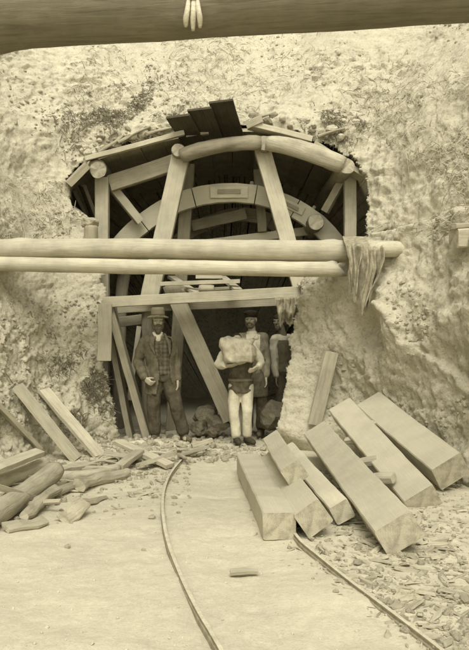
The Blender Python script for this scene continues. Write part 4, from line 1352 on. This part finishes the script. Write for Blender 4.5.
# chips: the larger ones singly, the rest as litter
rnd = random.Random(5)
def chip_zone():
    k = rnd.random()
    if k < 0.62: return rnd.uniform(262, 469), rnd.uniform(520, 650)
    if k < 0.85: return rnd.uniform(340, 469), rnd.uniform(486, 560)
    return rnd.uniform(40, 165), rnd.uniform(452, 500)
n = 0
while n < 110:
    px, py = chip_zone()
    if px < 300 + (py - 545) * 1.25 + 10 and px > 200: continue
    p = gnd(px, py); p.z = ground_z(p.x, p.y)
    V, Fc = chip_geo(rnd.uniform(0.06, 0.18), rnd.uniform(0.025, 0.065), rnd.uniform(0.008, 0.024), rnd)
    o = link('wood_chip', mesh('wood_chip', V, Fc), [M['chip' if rnd.random() < .5 else 'chip_dirty']], None, p + Vector((0, 0, 0.010)))
    o.rotation_euler = (rnd.gauss(0, 0.3), rnd.gauss(0, 0.2), rnd.uniform(0, 6.28))
    left = px < 200
    tag(o, 'flat pale wood chip in the litter at the foot of the left bank' if left else 'flat pale wood chip in the litter around the squared baulks', 'wood chip', 'wood chips by the left bank' if left else 'wood chips by the squared baulks')
    n += 1
beam('split_strip', gnd(230, 572, .004), gnd(258, 571, .004), 0.06, 0.022, 'chip', 'end', 0.2, 'flat split strip lying alone between the rails', 'strip', wear=0.01)


def z_on(p):
    p.z = ground_z(p.x, p.y); return p
def pl_right(r):
    px, py = r.uniform(250, 500), r.uniform(470, 668)
    if px < 296 + (py - 545) * 1.25 + r.gauss(0, 14): return None
    return z_on(gnd(px, py))
def pl_left(r):
    return z_on(gnd(r.uniform(-30, 190), 445 + abs(r.gauss(0, 26))))
def pl_mouth(r):
    p = gnd(r.uniform(95, 285), r.uniform(432, 462)); return z_on(p)
def pl_bankfoot(r):
    p = hit(r.uniform(0, 469), r.uniform(395, 500)); return p
def pl_bank(r):
    for _ in range(40):
        px, py = r.uniform(-20, 490), r.uniform(20, 440)
        if inside(px, py): continue
        w = N((px * 0.016, py * 0.02, 3), 1) + 0.25 * (1 if (60 < px < 190 and 60 < py < 160) else 0) + 0.3 * (1 if px < 130 and 300 < py < 450 else 0)
        if r.random() < sstep(0.0, 0.5, w): 
            h_ = hit(px, py)
            return h_ if h_.y < 17 else None
    return None
scatter_stuff('wood_litter', 3200, pl_right, lambda r: 0.012 + 0.045 * r.random() ** 2, 'chip', 'chip_dirty', 'fine wood chips strewn around the squared baulks')
scatter_stuff('gravel_right', 1100, pl_right, lambda r: 0.005 + 0.035 * r.random() ** 3, 'rock', 'rubble', 'fine gravel among the wood chips at right')
scatter_stuff('gravel_left', 1500, pl_left, lambda r: 0.006 + 0.035 * r.random() ** 3, 'rock', 'rubble', 'fine gravel along the foot of the left bank')
scatter_stuff('chip_litter', 350, pl_left, lambda r: r.uniform(0.015, 0.06), 'chip', 'chip', 'fine wood chips along the foot of the left bank')
scatter_stuff('mouth_rubble', 900, pl_mouth, lambda r: 0.012 + 0.05 * r.random() ** 3, 'rock', 'rubble', 'small rubble strewn before the tunnel mouth')
scatter_stuff('bank_rubble', 2600, pl_bank, lambda r: 0.008 + 0.034 * r.random() ** 4, 'rock', 'rubble', 'crumbs of earth and small stones stuck on the banks')

def fibres(name, n, place, mat, label, ln):
    V, Fc = [], []
    rr = random.Random(31)
    for _ in range(n):
        p = place(rr)
        if p is None: continue
        L = rr.uniform(*ln); wd = rr.uniform(0.003, 0.007)
        dv = Vector((rr.gauss(0.3, 1), rr.gauss(0, 0.35) - 0.25, rr.gauss(-0.35, 0.8))).normalized() * L
        sd_ = dv.cross(Vector((0, -1, 0.3))).normalized() * wd
        out = Vector((0, -0.02, 0.012)) * rr.uniform(0.3, 1.5)
        b = len(V)
        for t in (0, 0.5, 1.0):
            c = p + dv * (t - 0.3) + out * (1.6 if t == 0.5 else 0.3) + Vector((0, 0, -0.12 * L * t * t))
            k = 1 - 0.7 * t
            V += [c - sd_ * k, c + sd_ * k, c + Vector((0, -wd * k, 0))]
        for t in (0, 1):
            o_ = b + t * 3
            Fc += [(o_, o_ + 1, o_ + 4, o_ + 3), (o_ + 1, o_ + 2, o_ + 5, o_ + 4), (o_ + 2, o_, o_ + 3, o_ + 5)]
    o = link(name, mesh(name, V, Fc), [M[mat]])
    tag(o, label, 'grass', None, 'stuff')


def pl_up(r_):
    for _ in range(30):
        px, py = r_.uniform(-20, 490), r_.uniform(20, 300)
        if inside(px, py) or (py > 235 and px > 60): continue
        if r_.random() < sstep(-0.2, 0.35, N((px * 0.012, py * 0.018, 8))) * sstep(300, 180, py):
            h_ = hit(px, py)
            return h_ if h_.y < 17 else None
    return None


M['straw'] = cloth_mat('dry_stalks', 0.50, 0.3)
M['root'] = cloth_mat('dark_roots', 0.20, 0.3)
fibres('dry_grass', 2600, pl_up, 'straw', 'dry pale grass stalks lying on the slope above the portal', (0.08, 0.26))
fibres('root_fibre', 700, pl_up, 'root', 'thin dark roots and twigs on the slope above the portal', (0.05, 0.18))
def pl_floor(r_):
    return z_on(gnd(r_.uniform(-30, 500), 455 + 195 * r_.random()))
def pl_dark(r_):
    for _ in range(30):
        if r_.random() < .6: px, py = r_.gauss(125, 32), r_.gauss(118, 22)
        else: px, py = r_.gauss(85, 22), r_.gauss(385, 28)
        if r_.random() < .12: px, py = r_.gauss(335, 14), r_.gauss(128, 8)
        if inside(px, py) or px < 0 or py > 440: continue
        if r_.random() < sstep(-0.15, 0.3, N((px * 0.035, py * 0.045, 4))):
            h_ = hit(px, py)
            return h_ if h_.y < 15 else None
    return None
fibres('brush_roots', 1500, pl_dark, 'root', 'tangled dark roots and brush on the left bank and above the roof edge', (0.04, 0.2))
scatter_stuff('dark_crumbs', 1500, pl_dark, lambda r_: 0.005 + 0.022 * r_.random() ** 4, 'rock', 'bank_dark', 'dark crumbs of soil caught on the left bank and above the roof edge')
scatter_stuff('floor_grit', 1500, pl_floor, lambda r_: 0.002 + 0.012 * r_.random() ** 6, 'rock', 'ground', 'fine grit scattered over the trodden floor')

# ------------------------------------------------------------------ light, sky, camera
SUN_EL, SUN_AZ = R(52), R(180)     # azimuth clockwise from +Y: behind us, to the right
w = bpy.data.worlds.new('World'); SC.world = w
w.use_nodes = True
nt = w.node_tree
nt.nodes.clear()
wo = nd(nt, 'ShaderNodeOutputWorld'); bg = nd(nt, 'ShaderNodeBackground')
sk = nd(nt, 'ShaderNodeTexSky', sky_type='NISHITA')
sk.sun_disc = False; sk.sun_elevation = SUN_EL; sk.sun_rotation = SUN_AZ
bw = nd(nt, 'ShaderNodeRGBToBW')
nt.links.new(sk.outputs[0], bw.inputs[0])
cmb = nd(nt, 'ShaderNodeMix', data_type='RGBA', blend_type='MULTIPLY'); cmb.inputs[0].default_value = 1
nt.links.new(bw.outputs[0], cmb.inputs[6]); cmb.inputs[7].default_value = (1.0, 0.97, 0.88, 1)
nt.links.new(cmb.outputs[2], bg.inputs[0]); bg.inputs[1].default_value = 0.15
nt.links.new(bg.outputs[0], wo.inputs[0])
sl = bpy.data.lights.new('sun', 'SUN'); sl.energy = 1.4; sl.angle = R(36); sl.color = (1.0, 0.965, 0.88)
so = bpy.data.objects.new('sun', sl); COL.objects.link(so)
sd = Vector((math.sin(SUN_AZ) * math.cos(SUN_EL), math.cos(SUN_AZ) * math.cos(SUN_EL), math.sin(SUN_EL)))
so.rotation_mode = 'QUATERNION'; so.rotation_quaternion = sd.to_track_quat('Z', 'Y'); so.location = sd * 30

cd = bpy.data.cameras.new('camera'); cam = bpy.data.objects.new('camera', cd); COL.objects.link(cam)
cam.location = EYE; cam.rotation_euler = (R(90), 0, 0)
cd.sensor_fit = 'VERTICAL'; cd.sensor_height = 24; cd.lens = F / 650 * 24; cd.clip_end = 2000; cd.clip_start = 0.05
SC.camera = cam
SC.view_settings.view_transform = 'Standard'; SC.view_settings.look = 'None'; SC.view_settings.gamma = 1; SC.view_settings.use_curve_mapping = False
SC.view_settings.exposure = 1.1
SC.render.film_transparent = False
SC.cycles.max_bounces = 8
SC.cycles.diffuse_bounces = 5
